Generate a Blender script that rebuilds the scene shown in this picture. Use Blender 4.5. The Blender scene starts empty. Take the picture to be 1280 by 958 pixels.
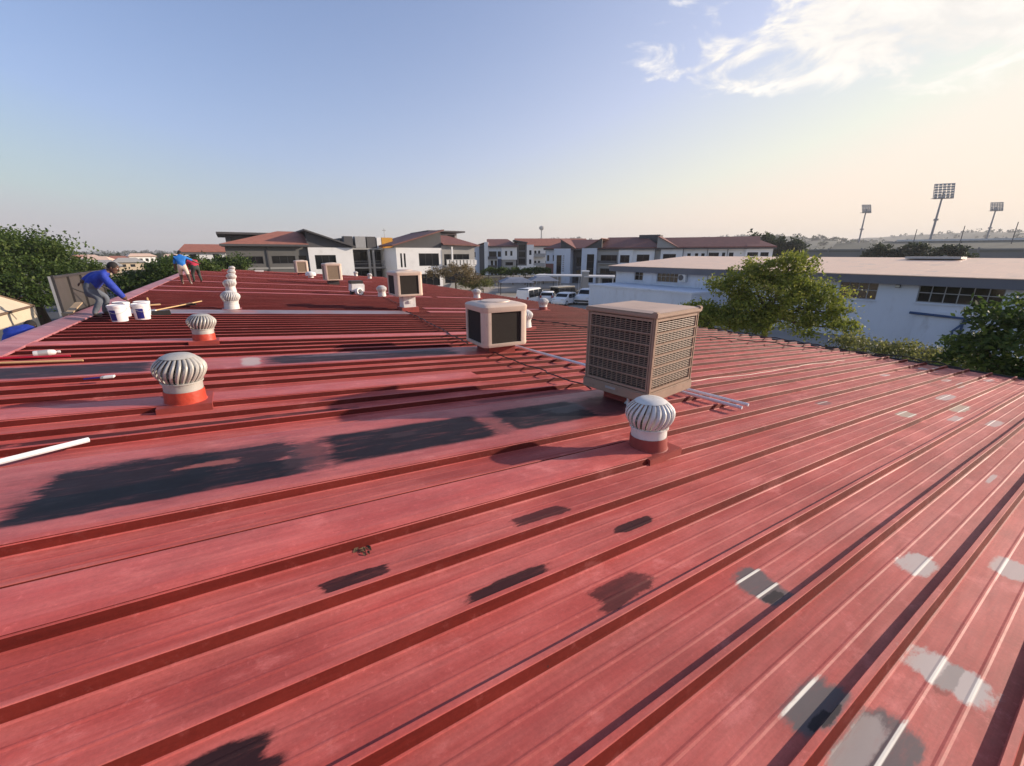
import bpy, bmesh, math, random
import numpy as np
from mathutils import Vector, Matrix
R_ = math.radians
scn = bpy.context.scene
C = scn.collection

# ------------------------------------------------------------------ camera
CAMZ = 6.0
cam = bpy.data.cameras.new('camera'); cam_o = bpy.data.objects.new('camera', cam); C.objects.link(cam_o)
cam.sensor_width = 36; cam.lens = 521.42/1280*36; cam.clip_end = 12000; cam.clip_start = 0.05
cam_o.location = (0, 0, CAMZ); cam_o.rotation_euler = (R_(90-17.289), 0, 0)
scn.camera = cam_o

# ------------------------------------------------------------------ sky and sun
SUN_AZ, SUN_EL = 77.0, 17.0          # degrees clockwise from +Y, above horizon
w = bpy.data.worlds.new('World'); scn.world = w; w.use_nodes = True
nt = w.node_tree; nt.nodes.clear()
def N(t, **k):
    n = nt.nodes.new(t)
    for a, b in k.items(): setattr(n, a, b)
    return n
def L(a, b): nt.links.new(a, b)
def math_n(op, a, b=None, clamp=False):
    n = N('ShaderNodeMath', operation=op, use_clamp=clamp)
    for i, x in enumerate((a, b)):
        if x is None: continue
        if isinstance(x, (int, float)): n.inputs[i].default_value = x
        else: L(x, n.inputs[i])
    return n.outputs[0]
sky = N('ShaderNodeTexSky', sky_type='NISHITA'); sky.sun_disc = False
sky.sun_elevation = R_(SUN_EL); sky.sun_rotation = R_(SUN_AZ)
sky.altitude = 1400; sky.air_density = 1.0; sky.dust_density = 1.7; sky.ozone_density = 2.2
tc = N('ShaderNodeTexCoord')
sep = N('ShaderNodeSeparateXYZ'); L(tc.outputs['Generated'], sep.inputs[0])
dirv = N('ShaderNodeMapping'); dirv.inputs['Scale'].default_value = (1, 1, 2.3); L(tc.outputs['Generated'], dirv.inputs[0])
nz = N('ShaderNodeTexNoise'); nz.inputs['Scale'].default_value = 9.0; nz.inputs['Detail'].default_value = 10; nz.inputs['Roughness'].default_value = .60; nz.inputs['Distortion'].default_value = .5
L(dirv.outputs[0], nz.inputs['Vector'])
nzl = N('ShaderNodeTexNoise'); nzl.inputs['Scale'].default_value = 3.1; nzl.inputs['Detail'].default_value = 3
L(dirv.outputs[0], nzl.inputs['Vector'])
azm = math_n('ARCTAN2', sep.outputs[0], sep.outputs[1]); elv = math_n('ARCSINE', sep.outputs[2])
# smoky haze low in the sky, warm towards the sun, grey away from it
sunv = N('ShaderNodeCombineXYZ'); 
for i_, q_ in enumerate((math.sin(R_(SUN_AZ)), math.cos(R_(SUN_AZ)), .12)): sunv.inputs[i_].default_value = q_
dt = N('ShaderNodeVectorMath', operation='DOT_PRODUCT'); L(tc.outputs['Generated'], dt.inputs[0]); L(sunv.outputs[0], dt.inputs[1])
warm = N('ShaderNodeMapRange', interpolation_type='SMOOTHSTEP'); L(dt.outputs['Value'], warm.inputs[0]); warm.inputs[1].default_value = -.35; warm.inputs[2].default_value = .95
smog = N('ShaderNodeMix', data_type='RGBA'); L(warm.outputs[0], smog.inputs[0]); smog.inputs[6].default_value = (1.86, 1.82, 1.95, 1); smog.inputs[7].default_value = (5.0, 4.1, 3.1, 1)
clampn = N('ShaderNodeVectorMath', operation='MINIMUM'); L(sky.outputs[0], clampn.inputs[0]); clampn.inputs[1].default_value = (4.8, 4.5, 4.2)
sfac0 = math_n('MULTIPLY', math_n('POWER', 2.718, math_n('MULTIPLY', math_n('MAXIMUM', elv, 0.0), -1/R_(13.5))), .92)
sfac = math_n('ADD', sfac0, math_n('MULTIPLY', math_n('POWER', warm.outputs[0], 2.0), .20), True)
tint = N('ShaderNodeVectorMath', operation='MULTIPLY'); L(clampn.outputs[0], tint.inputs[0]); tint.inputs[1].default_value = (1.0, .975, 1.07)
hazy = N('ShaderNodeMix', data_type='RGBA'); L(sfac, hazy.inputs[0]); L(tint.outputs[0], hazy.inputs[6]); L(smog.outputs[2], hazy.inputs[7])
# a bank of broken cloud stands in the quarter of the sky where the sun is
daz = math_n('DIVIDE', math_n('SUBTRACT', azm, R_(68)), R_(54))
dele = math_n('DIVIDE', math_n('SUBTRACT', elv, R_(19.3)), R_(4.6))
dist = math_n('SQRT', math_n('ADD', math_n('POWER', math_n('ABSOLUTE', daz), 4.0), math_n('MULTIPLY', dele, dele)))
veil = N('ShaderNodeMapRange', interpolation_type='SMOOTHSTEP'); L(azm, veil.inputs[0]); veil.inputs[1].default_value = R_(30); veil.inputs[2].default_value = R_(64)
bank = math_n('ADD', math_n('SUBTRACT', 1.0, dist), math_n('MULTIPLY', math_n('MULTIPLY', veil.outputs[0], math_n('MAXIMUM', math_n('SUBTRACT', 1.0, math_n('MULTIPLY', math_n('ABSOLUTE', dele), .42)), 0.0)), .75))
dens = math_n('ADD', math_n('MULTIPLY', math_n('SUBTRACT', nz.outputs[0], .5), 3.6), math_n('ADD', math_n('MULTIPLY', bank, 1.25), math_n('MULTIPLY', math_n('SUBTRACT', nzl.outputs[0], .5), 2.2)))
cm = N('ShaderNodeMapRange', interpolation_type='SMOOTHSTEP'); L(dens, cm.inputs[0]); cm.inputs[1].default_value = .08; cm.inputs[2].default_value = .80; cm.inputs[3].default_value = 0; cm.inputs[4].default_value = .95
cshade = N('ShaderNodeMapRange'); L(nz.outputs[0], cshade.inputs[0]); cshade.inputs[1].default_value = .40; cshade.inputs[2].default_value = .68
ccol = N('ShaderNodeMix', data_type='RGBA'); L(cshade.outputs[0], ccol.inputs[0]); ccol.inputs[6].default_value = (4.2, 4.05, 3.85, 1); ccol.inputs[7].default_value = (5.3, 5.0, 4.6, 1)
mixc = N('ShaderNodeMix', data_type='RGBA'); L(cm.outputs[0], mixc.inputs[0]); L(hazy.outputs[2], mixc.inputs[6]); L(ccol.outputs[2], mixc.inputs[7])
bg = N('ShaderNodeBackground'); bg.inputs[1].default_value = 0.145
L(mixc.outputs[2], bg.inputs[0]); out = N('ShaderNodeOutputWorld'); L(bg.outputs[0], out.inputs[0])

sl = bpy.data.lights.new('sun', 'SUN'); sl.energy = 4.5; sl.angle = R_(.6); sl.color = (1, .84, .68)
so = bpy.data.objects.new('sun', sl); C.objects.link(so)
sd = Vector((math.sin(R_(SUN_AZ))*math.cos(R_(SUN_EL)), math.cos(R_(SUN_AZ))*math.cos(R_(SUN_EL)), math.sin(R_(SUN_EL))))
so.rotation_euler = sd.to_track_quat('Z', 'Y').to_euler(); so.location = sd*60
vs = scn.view_settings
vs.view_transform = 'Standard'; vs.look = 'None'; vs.gamma = 1; vs.use_curve_mapping = False; vs.exposure = 0.66

# ------------------------------------------------------------------ helpers
def tag(o, label=None, cat=None, group=None, kind=None):
    if label: o['label'] = label
    if cat: o['category'] = cat
    if group: o['group'] = group
    if kind: o['kind'] = kind
    return o
def empty(name, loc=(0, 0, 0), rz=0.0, label=None, cat=None, group=None):
    o = bpy.data.objects.new(name, None); C.objects.link(o); o.location = loc; o.rotation_euler = (0, 0, rz); o.empty_display_size = .2
    return tag(o, label, cat, group)
class MB:
    def __init__(s): s.v = []; s.f = []; s.m = []
    def add(s, vs_, fs, mi=0):
        b = len(s.v); s.v += [tuple(v) for v in vs_]; s.f += [tuple(i+b for i in f) for f in fs]; s.m += [mi]*len(fs); return s
    def box(s, c, d, M=None, mi=0, tap=1.0):
        x, y, z = (k/2 for k in d); P = []
        for zz in (-1, 1):
            t = tap if zz > 0 else 1
            for a, b in ((-1, -1), (1, -1), (1, 1), (-1, 1)): P.append(Vector((a*x*t, b*y*t, zz*z)))
        if M is not None: P = [M @ p for p in P]
        P = [p+Vector(c) for p in P]
        return s.add(P, [(3, 2, 1, 0), (4, 5, 6, 7), (0, 1, 5, 4), (1, 2, 6, 5), (2, 3, 7, 6), (3, 0, 4, 7)], mi)
    def bx(s, x0, x1, y0, y1, z0, z1, mi=0): return s.box(((x0+x1)/2, (y0+y1)/2, (z0+z1)/2), (x1-x0, y1-y0, z1-z0), None, mi)
    def tube(s, pts, rad, n=8, mi=0, cap=True):
        pts = [Vector(p) for p in pts]; rings = []
        if isinstance(rad, (int, float)): rad = [rad]*len(pts)
        up = None
        for i, p in enumerate(pts):
            t = (pts[min(i+1, len(pts)-1)]-pts[max(i-1, 0)]).normalized()
            if up is None: up = t.orthogonal().normalized()
            up = (up-t*up.dot(t)); up = up.normalized() if up.length > 1e-6 else t.orthogonal().normalized()
            sd_ = t.cross(up)
            rings.append([p+(up*math.cos(a)+sd_*math.sin(a))*rad[i] for a in (2*math.pi*k/n for k in range(n))])
        V = [q for r in rings for q in r]; F = []
        for i in range(len(pts)-1):
            for k in range(n): F.append((i*n+k, i*n+(k+1) % n, (i+1)*n+(k+1) % n, (i+1)*n+k))
        if cap: F.append(tuple(range(n-1, -1, -1))); F.append(tuple((len(pts)-1)*n+k for k in range(n)))
        return s.add(V, F, mi)
    def lathe(s, prof, n=24, c=(0, 0, 0), mi=0, a0=0, a1=2*math.pi):
        full = abs(a1-a0-2*math.pi) < 1e-6; m = n if full else n+1; V = []
        for r, z in prof:
            for k in range(m):
                a = a0+(a1-a0)*k/n; V.append((c[0]+r*math.cos(a), c[1]+r*math.sin(a), c[2]+z))
        F = []
        for i in range(len(prof)-1):
            for k in range(n):
                k2 = (k+1) % m; F.append((i*m+k, i*m+k2, (i+1)*m+k2, (i+1)*m+k))
        return s.add(V, F, mi)
    def slab(s, pts, th, mi=0, d=(0, 0, -1)):
        pts = [Vector(p) for p in pts]; d = Vector(d)*th; n = len(pts)
        V = pts+[p+d for p in pts]
        F = [tuple(range(n)), tuple(range(2*n-1, n-1, -1))]+[(i, i+n, (i+1) % n+n, (i+1) % n) for i in range(n)]
        return s.add(V, F, mi)
    def ball(s, c, r, n=10, m=6, mi=0):
        r = (r, r, r) if isinstance(r, (int, float)) else r; V = []; F = []
        for i in range(m+1):
            t = math.pi*i/m
            for k in range(n):
                a = 2*math.pi*k/n; V.append((c[0]+r[0]*math.sin(t)*math.cos(a), c[1]+r[1]*math.sin(t)*math.sin(a), c[2]-r[2]*math.cos(t)))
        for i in range(m):
            for k in range(n): F.append((i*n+k, i*n+(k+1) % n, (i+1)*n+(k+1) % n, (i+1)*n+k))
        return s.add(V, F, mi)
    def mesh(s, name, mats, smooth=False, bevel=0):
        me = bpy.data.meshes.new(name); me.from_pydata(s.v, [], s.f); me.update()
        bm = bmesh.new(); bm.from_mesh(me)
        if bevel:
            bmesh.ops.bevel(bm, geom=[e for e in bm.edges], offset=bevel, segments=2, affect='EDGES', clamp_overlap=True)
        bmesh.ops.recalc_face_normals(bm, faces=bm.faces); bm.to_mesh(me); bm.free()
        if not isinstance(mats, (list, tuple)): mats = [mats]
        for m in mats: me.materials.append(m)
        if len(mats) > 1 and not bevel:
            for p_, mi in zip(me.polygons, s.m): p_.material_index = mi
        if smooth:
            for p_ in me.polygons: p_.use_smooth = True
            try: me.set_sharp_from_angle(angle=R_(40))
            except Exception: pass
        return me
    def build(s, name, mats, parent=None, smooth=False, bevel=0):
        o = bpy.data.objects.new(name, s.mesh(name, mats, smooth, bevel)); C.objects.link(o); o.parent = parent; return o
def inst(me, name, parent=None, loc=(0, 0, 0), rot=None, sc=None):
    o = bpy.data.objects.new(name, me); C.objects.link(o); o.parent = parent; o.location = loc
    if rot is not None: o.rotation_euler = rot
    if sc is not None: o.scale = sc
    return o
def copy_tree(o, parent=None):
    c = o.copy(); C.objects.link(c); c.parent = parent
    for ch in list(o.children): copy_tree(ch, c)
    return c

# ------------------------------------------------------------------ materials
def mat_nodes(name):
    m = bpy.data.materials.new(name); m.use_nodes = True; t = m.node_tree; b = t.nodes['Principled BSDF']; return m, t, b
MAT = {}
def mat(name, col, rough=.6, metal=0, var=.15, scale=3.0, bump=0.0, bscale=40, spec=.5, dirt=None, stretch=None):
    if name in MAT: return MAT[name]
    m, t, b = mat_nodes(name)
    def n(k, **a):
        q = t.nodes.new(k)
        for x, y in a.items(): setattr(q, x, y)
        return q
    tcn = n('ShaderNodeTexCoord'); oi = n('ShaderNodeObjectInfo')
    vec = tcn.outputs['Object']
    if stretch:
        mp = n('ShaderNodeMapping'); mp.inputs['Scale'].default_value = stretch; t.links.new(vec, mp.inputs[0]); vec = mp.outputs[0]
    add = n('ShaderNodeVectorMath', operation='ADD'); t.links.new(vec, add.inputs[0])
    sc = n('ShaderNodeVectorMath', operation='SCALE'); sc.inputs[0].default_value = (13, 7, 5); t.links.new(oi.outputs['Random'], sc.inputs['Scale']); t.links.new(sc.outputs[0], add.inputs[1])
    nz = n('ShaderNodeTexNoise'); nz.inputs['Scale'].default_value = scale; nz.inputs['Detail'].default_value = 6; nz.inputs['Roughness'].default_value = .62; t.links.new(add.outputs[0], nz.inputs['Vector'])
    mr = n('ShaderNodeMapRange'); t.links.new(nz.outputs[0], mr.inputs[0]); mr.inputs[1].default_value = .25; mr.inputs[2].default_value = .75; mr.inputs[3].default_value = 1-var; mr.inputs[4].default_value = 1+var
    cc = n('ShaderNodeVectorMath', operation='SCALE'); cc.inputs[0].default_value = col[:3]; t.links.new(mr.outputs[0], cc.inputs['Scale'])
    last = cc.outputs[0]
    if dirt:
        nd = n('ShaderNodeTexNoise'); nd.inputs['Scale'].default_value = dirt[1]; nd.inputs['Detail'].default_value = 8; nd.inputs['Roughness'].default_value = .7; t.links.new(add.outputs[0], nd.inputs['Vector'])
        md = n('ShaderNodeMapRange', interpolation_type='SMOOTHSTEP'); t.links.new(nd.outputs[0], md.inputs[0]); md.inputs[1].default_value = .52; md.inputs[2].default_value = .72; md.inputs[3].default_value = 0; md.inputs[4].default_value = dirt[2]
        mx = n('ShaderNodeMix', data_type='RGBA'); t.links.new(md.outputs[0], mx.inputs[0]); t.links.new(last, mx.inputs[6]); mx.inputs[7].default_value = (*dirt[0], 1); last = mx.outputs[2]
    t.links.new(last, b.inputs['Base Color'])
    b.inputs['Roughness'].default_value = rough; b.inputs['Metallic'].default_value = metal; b.inputs['Specular IOR Level'].default_value = spec
    if bump:
        nb = n('ShaderNodeTexNoise'); nb.inputs['Scale'].default_value = bscale; nb.inputs['Detail'].default_value = 4; t.links.new(add.outputs[0], nb.inputs['Vector'])
        bp = n('ShaderNodeBump'); bp.inputs['Strength'].default_value = bump; bp.inputs['Distance'].default_value = .03 if 'cloth' in name or 'overall' in name or 'trousers' in name or 'shirt' in name else .01; t.links.new(nb.outputs[0], bp.inputs['Height']); t.links.new(bp.outputs[0], b.inputs['Normal'])
    MAT[name] = m; return m
def leaf_mat(name, a, b_, c_):
    m, t, b = mat_nodes(name)
    at = t.nodes.new('ShaderNodeAttribute'); at.attribute_name = 'tint'
    cr = t.nodes.new('ShaderNodeValToRGB'); t.links.new(at.outputs['Fac'], cr.inputs[0])
    e = cr.color_ramp.elements; e[0].color = (*a, 1); e[1].color = (*c_, 1); q = cr.color_ramp.elements.new(.55); q.color = (*b_, 1)
    b.inputs['Roughness'].default_value = .6; b.inputs['Specular IOR Level'].default_value = .3; t.links.new(cr.outputs[0], b.inputs['Base Color'])
    tr = t.nodes.new('ShaderNodeBsdfTranslucent'); t.links.new(cr.outputs[0], tr.inputs[0])
    mx = t.nodes.new('ShaderNodeMixShader'); mx.inputs[0].default_value = .45; t.links.new(b.outputs[0], mx.inputs[1]); t.links.new(tr.outputs[0], mx.inputs[2])
    t.links.new(mx.outputs[0], t.nodes['Material Output'].inputs[0]); return m
white_paint = mat('white_paint', (.72, .71, .69), .55, 0, .08, 2, dirt=((.33, .29, .25), 7, .6))
vent_metal = mat('vent_metal', (.46, .44, .40), .5, .15, .18, 6, dirt=((.20, .18, .16), 7, .75))
vent_white = mat('vent_white', (.66, .63, .59), .5, 0, .16, 5, dirt=((.30, .26, .22), 7, .75))
vent_dark = mat('vent_dark', (.03, .03, .03), .8)
red_membrane = mat('red_membrane', (.46, .052, .026), .45, 0, .18, 9, bump=.5, bscale=14)
red_curb = mat('red_curb', (.27, .045, .035), .6, 0, .25, 5)
beige_plastic = mat('beige_plastic', (.64, .50, .40), .5, 0, .07, 3, dirt=((.42, .33, .26), 5, .5))
tan_plastic = mat('tan_plastic', (.35, .24, .175), .55, 0, .1, 4, dirt=((.18, .12, .09), 6, .6))
pad_dark = mat('pad_dark', (.022, .016, .012), .9, 0, .5, 60, bump=.5, bscale=220)
pad_tan = mat('pad_tan', (.24, .18, .12), .9, 0, .35, 60, bump=.6, bscale=200)
galv = mat('galvanised', (.44, .43, .42), .45, .35, .12, 6)
pvc = mat('pvc_pipe', (.74, .73, .76), .35, 0, .05, 3)
cable_black = mat('cable_black', (.016, .014, .014), .6)
dark_steel = mat('dark_steel', (.055, .05, .05), .55, .3, .2, 6)
wood = mat('wood', (.55, .36, .17), .65, 0, .2, 6, stretch=(1, 8, 8))
glass = mat('window_glass', (.010, .011, .013), .08, 0, .3, 1.0, spec=.3)
bluewall = mat('pale_wall', (.58, .62, .68), .8, 0, .07, .6, dirt=((.38, .39, .41), 1.3, .5), stretch=(1, 1, .35))
whitewall = mat('white_wall', (.78, .77, .75), .8, 0, .05, .5, dirt=((.5, .48, .45), .6, .35))
greywall = mat('grey_wall', (.125, .122, .115), .85, 0, .08, .6)
midgrey = mat('mid_grey_wall', (.33, .32, .30), .85, 0, .08, .6)
darkgrey = mat('dark_grey_panel', (.075, .072, .075), .7, 0, .12, 1.2)
slate = mat('slate_fascia', (.115, .12, .14), .6, 0, .08, .5)
tileroof = mat('tile_roof', (.34, .125, .08), .75, 0, .2, 1.5, bump=.3, bscale=8)
brownroof = mat('brown_roof', (.19, .075, .058), .7, 0, .2, 1.5, bump=.3, bscale=8)
palecream = mat('pale_metal_roof', (.82, .56, .39), .45, .1, .06, .8, dirt=((.42, .35, .3), .5, .5))
tarmac = mat('tarmac', (.06, .06, .062), .9, 0, .2, .7, bump=.3, bscale=30)
bark = mat('bark', (.11, .075, .05), .9, 0, .35, 9, bump=.6, bscale=30)

# ------------------------------------------------------------------ the roof frame: X = down the slope (v), Y = along the ridge (u), Z = normal
AZ, SL, HS = R_(-32.796), R_(4.424), 1.611
d1 = Vector((math.sin(AZ), math.cos(AZ), 0)); hh = Vector((math.cos(AZ), -math.sin(AZ), 0))
d2 = hh*math.cos(SL)-Vector((0, 0, math.sin(SL))); nn = d2.cross(d1).normalized()
RO = Vector((0, 0, CAMZ))-nn*HS
def RP(u, v, wz=0.0): return RO+d1*u+d2*v+nn*wz
YAW = math.atan2(hh.y, hh.x)
V0, V1, U0, U1 = -3.12, 15.4, -4.4, 52.2
PITCH, UK, RH = .400, .285, .060

bldg = empty('low_building', RO); bldg.rotation_mode = 'XYZ'
bldg.matrix_world = Matrix.Translation(RO) @ Matrix((d2, d1, nn)).transposed().to_4x4()
tag(bldg, 'long low building with ribbed red metal roof sloping down to the right', 'building')

def roof_material(name, base, chalk, dark, patches, per_obj=.10, rough=.5, fl=True, spec=.45, far_col=None):
    m, t, b = mat_nodes(name); lk = t.links.new
    def n(k, **a):
        q = t.nodes.new(k)
        for x, y in a.items(): setattr(q, x, y)
        return q
    def mth(op, a, b2=None, clamp=False):
        q = n('ShaderNodeMath', operation=op, use_clamp=clamp)
        for i, x in enumerate((a, b2)):
            if x is None: continue
            if isinstance(x, (int, float)): q.inputs[i].default_value = x
            else: lk(x, q.inputs[i])
        return q.outputs[0]
    def noise(vec, s, det=5, ro=.6):
        q = n('ShaderNodeTexNoise'); q.inputs['Scale'].default_value = s; q.inputs['Detail'].default_value = det; q.inputs['Roughness'].default_value = ro; lk(vec, q.inputs['Vector']); return q.outputs[0]
    def ramp(x, a, b2, c=0., d=1.):
        q = n('ShaderNodeMapRange', interpolation_type='SMOOTHSTEP'); lk(x, q.inputs[0])
        for i, k in enumerate((a, b2, c, d)): q.inputs[i+1].default_value = k
        return q.outputs[0]
    def mix(f, a, b2):
        q = n('ShaderNodeMix', data_type='RGBA')
        if isinstance(f, float): q.inputs[0].default_value = f
        else: lk(f, q.inputs[0])
        for i, x in ((6, a), (7, b2)):
            if isinstance(x, tuple): q.inputs[i].default_value = (*x, 1)
            else: lk(x, q.inputs[i])
        return q.outputs[2]
    tcn = n('ShaderNodeTexCoord'); tcn.object = bldg; co = tcn.outputs['Object']
    mp = n('ShaderNodeMapping'); mp.inputs['Scale'].default_value = (.16, 1, 1); lk(co, mp.inputs[0]); st = mp.outputs[0]
    mp2 = n('ShaderNodeMapping'); mp2.inputs['Scale'].default_value = (.5, 1, 1); lk(co, mp2.inputs[0]); st2 = mp2.outputs[0]
    sp = n('ShaderNodeSeparateXYZ'); lk(co, sp.inputs[0]); X, Y, Z = sp.outputs
    oi = n('ShaderNodeObjectInfo')
    col = mix(ramp(noise(st, 5, 6, .65), .35, .7), base, chalk)
    col = mix(ramp(noise(st2, 1.1, 5, .6), .45, .72, 0, .75), col, dark)
    col = mix(mth('MULTIPLY', ramp(noise(co, 16, 9, .78), .54, .74), .36), col, tuple(min(1, c*1.6+.05) for c in chalk))
    col = mix(mth('MULTIPLY', ramp(noise(st, 26, 4, .7), .57, .72), .40), col, dark)
    mp3 = n('ShaderNodeMapping'); mp3.inputs['Scale'].default_value = (.035, 1, 1); lk(co, mp3.inputs[0]); st3 = mp3.outputs[0]
    grain = mth('ADD', mth('MULTIPLY', mth('SUBTRACT', noise(co, 48, 9, .8), .5), .8), mth('ADD', mth('MULTIPLY', mth('SUBTRACT', noise(st3, 40, 5, .7), .5), .6), mth('MULTIPLY', mth('SUBTRACT', noise(st2, 3.2, 6, .65), .5), .8)))
    gs = n('ShaderNodeVectorMath', operation='SCALE'); lk(col, gs.inputs[0]); lk(mth('ADD', 1.0, grain), gs.inputs['Scale']); col = gs.outputs[0]
    col = mix(mth('MULTIPLY', ramp(mth('MULTIPLY', noise(st2, 5.5, 9, .8), noise(co, 2.2, 3)), .30, .42), .45), col, tuple(min(1, c*1.35+.06) for c in chalk))
    if far_col: col = mix(ramp(mth('ADD', Y, mth('MULTIPLY', noise(co, .8, 3), 2.0)), 2.5, 11.0), col, far_col)  # colour blends to a second, darker one along the ridge
    # small dark chips and splashes
    vo = n('ShaderNodeTexVoronoi'); vo.inputs['Scale'].default_value = 3.1; lk(co, vo.inputs['Vector'])
    col = mix(mth('MULTIPLY', ramp(vo.outputs['Distance'], .016, .026, 1, 0), .8), col, (.05, .02, .02))
    hs = n('ShaderNodeHueSaturation'); lk(col, hs.inputs['Color'])
    lk(mth('ADD', mth('MULTIPLY', oi.outputs['Random'], per_obj*2), 1-per_obj), hs.inputs['Value']); col = hs.outputs[0]
    nzp = mth('SUBTRACT', noise(st2, 7, 6, .7), .5); nzp2 = mth('SUBTRACT', noise(st, 22, 4, .7), .5)
    nzb = mth('SUBTRACT', noise(st3, 26, 3, .6), .5)
    brush = ramp(noise(st, 13, 6, .75), .30, .50, .80, 1.0)
    fr = mth('FRACT', mth('DIVIDE', mth('SUBTRACT', Y, UK), PITCH))
    kinds = {'dark': ((.009, .010, .014), .42), 'wash': ((.055, .032, .036), .5), 'grey': ((.13, .125, .125), .4), 'light': ((.52, .46, .42), .5), 'cream': ((.46, .42, .32), .5), 'lav': ((.20, .155, .175), .38), 'pink': ((.45, .14, .12), .5)}
    pm = None
    for (kd, u0, v0, hu, hv, op, amp) in patches:
        c_, r_ = kinds[kd]
        a = mth('ABSOLUTE', mth('DIVIDE', mth('SUBTRACT', X, v0), hv)); q = mth('ABSOLUTE', mth('DIVIDE', mth('SUBTRACT', Y, u0), hu))
        a = mth('MAXIMUM', mth('ADD', a, mth('MULTIPLY', nzb, .28 if hv > .5 else .5)), 0.0)
        pw_ = 12.0 if hv > .5 else (6.0 if kd == 'dark' else 4.0)
        dd = mth('ADD', mth('POWER', mth('ADD', mth('POWER', a, pw_), mth('POWER', q, pw_)), 1/pw_), mth('ADD', mth('MULTIPLY', nzp, amp*3.2), mth('MULTIPLY', nzp2, amp*1.1)))
        k = mth('MULTIPLY', mth('MULTIPLY', ramp(dd, *((.84, 1.03) if kd == 'dark' else ((.76, 1.06) if kd in ('light', 'grey', 'cream') else (.62, 1.12))), 1, 0), op), brush)
        col = mix(k, col, c_)
        if kd in ('grey', 'light', 'cream') and fl:
            for fc in (.39, .69):   # sun glint on bare flute metal, painted as a pale near-side line
                ln = ramp(mth('ABSOLUTE', mth('SUBTRACT', fr, fc-.022)), .012, .022, 1, 0)
                col = mix(mth('MULTIPLY', mth('MULTIPLY', ln, k), .95), col, (.84, .80, .70))
        pm = k if pm is None else mth('MAXIMUM', pm, k)
    lk(col, b.inputs['Base Color'])
    rr = mth('ADD', mth('MULTIPLY', noise(co, 5), .22), rough-.11)
    if pm is not None: rr = mth('ADD', rr, mth('MULTIPLY', pm, .06))
    lk(rr, b.inputs['Roughness']); b.inputs['Specular IOR Level'].default_value = spec
    if pm is not None: lk(mth('SUBTRACT', spec, mth('MULTIPLY', pm, spec*.75)), b.inputs['Specular IOR Level'])
    bp = n('ShaderNodeBump'); bp.inputs['Strength'].default_value = .28; bp.inputs['Distance'].default_value = .02
    hgt = mth('ADD', mth('MULTIPLY', noise(st2, 2.6, 3), 1.0), mth('MULTIPLY', noise(co, 60, 3), .05)); lk(hgt, bp.inputs['Height']); lk(bp.outputs[0], b.inputs['Normal'])
    return m
RED = ((.41, .070, .058), (.50, .128, .110), (.30, .044, .038))
sheet_patches = [  # kind, u, v, half u, half v, opacity, roughness of outline
 ('dark', 1.29, -.28, .12, .28, .95, .25), ('dark', 2.03, .42, .045, .20, .9, .35), ('dark', 1.585, 1.13, .05, .29, .9, .3),
 ('dark', 2.06, 1.70, .055, .24, .8, .35), ('dark', 1.655, 2.24, .04, .20, .9, .3), ('dark', 1.25, 1.68, .085, .22, .75, .4),
 ('grey', .86, 2.42, .15, .14, .92, .4), ('dark', .79, 2.40, .03, .10, .7, .5), ('light', .46, 3.60, .085, .17, .92, .45),
 ('grey', .375, 1.90, .085, .20, .95, .3), ('dark', .33, 1.84, .03, .09, .7, .5), ('light', .13, 2.62, .15, .13, .95, .45), ('dark', .11, 2.60, .03, .16, .35, .5),
 ('grey', .165, 1.90, .115, .25, .92, .4), ('light', .215, 1.86, .05, .22, .5, .4), ('light', .12, 4.12, .09, .16, .85, .3),
 ('cream', 1.70, 8.26, .11, .24, .85, .3), ('cream', 1.40, 9.75, .10, .40, .8, .35), ('light', 1.73, 10.6, .09, .42, .8, .35), ('light', 2.91, 14.3, .09, .2, .6, .3),
 ('grey', 2.53, 7.61, .09, .2, .6, .3), ('light', 2.72, 14.35, .07, .3, .8, .3), ('light', 1.27, 8.8, .06, .26, .75, .35), ('light', .92, 9.1, .07, .28, .7, .35),
 ('light', .51, 6.13, .02, .22, .75, .3), ('light', 3.0, 11.95, .06, .2, .75, .3), ('light', 1.9, 12.3, .08, .3, .7, .35), ('light', 2.2, 12.9, .06, .25, .6, .35), ('light', .75, 11.0, .07, .3, .6, .4), ('light', 1.75, 14.2, .07, .3, .55, .4),
 ('dark', 4.93, -.35, .055, 1.45, .85, .3), ('wash', 5.24, 1.3, .05, 1.0, .85, .3), ('wash', 4.55, 3.3, .06, .8, .6, .4), ('dark', 4.83, 1.9, .04, 1.0, .7, .4), ('wash', 6.35, 2.6, .06, 1.6, .5, .4),
 ('wash', 2.86, 1.6, .13, .65, .12, .4)]
sheet_mat = roof_material('red_roof_sheet', *RED, sheet_patches, .09, .62, True, .35)
# rib sides: darker red than the flat pans, deepening further along the ridge
side_mat = roof_material('red_rib_side', (.125, .014, .010), (.16, .021, .015), (.085, .010, .008), [('dark', 4.93, -.35, .055, 1.45, .85, .3)], .12, .65, False, .12, (.040, .0045, .0045))

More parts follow.
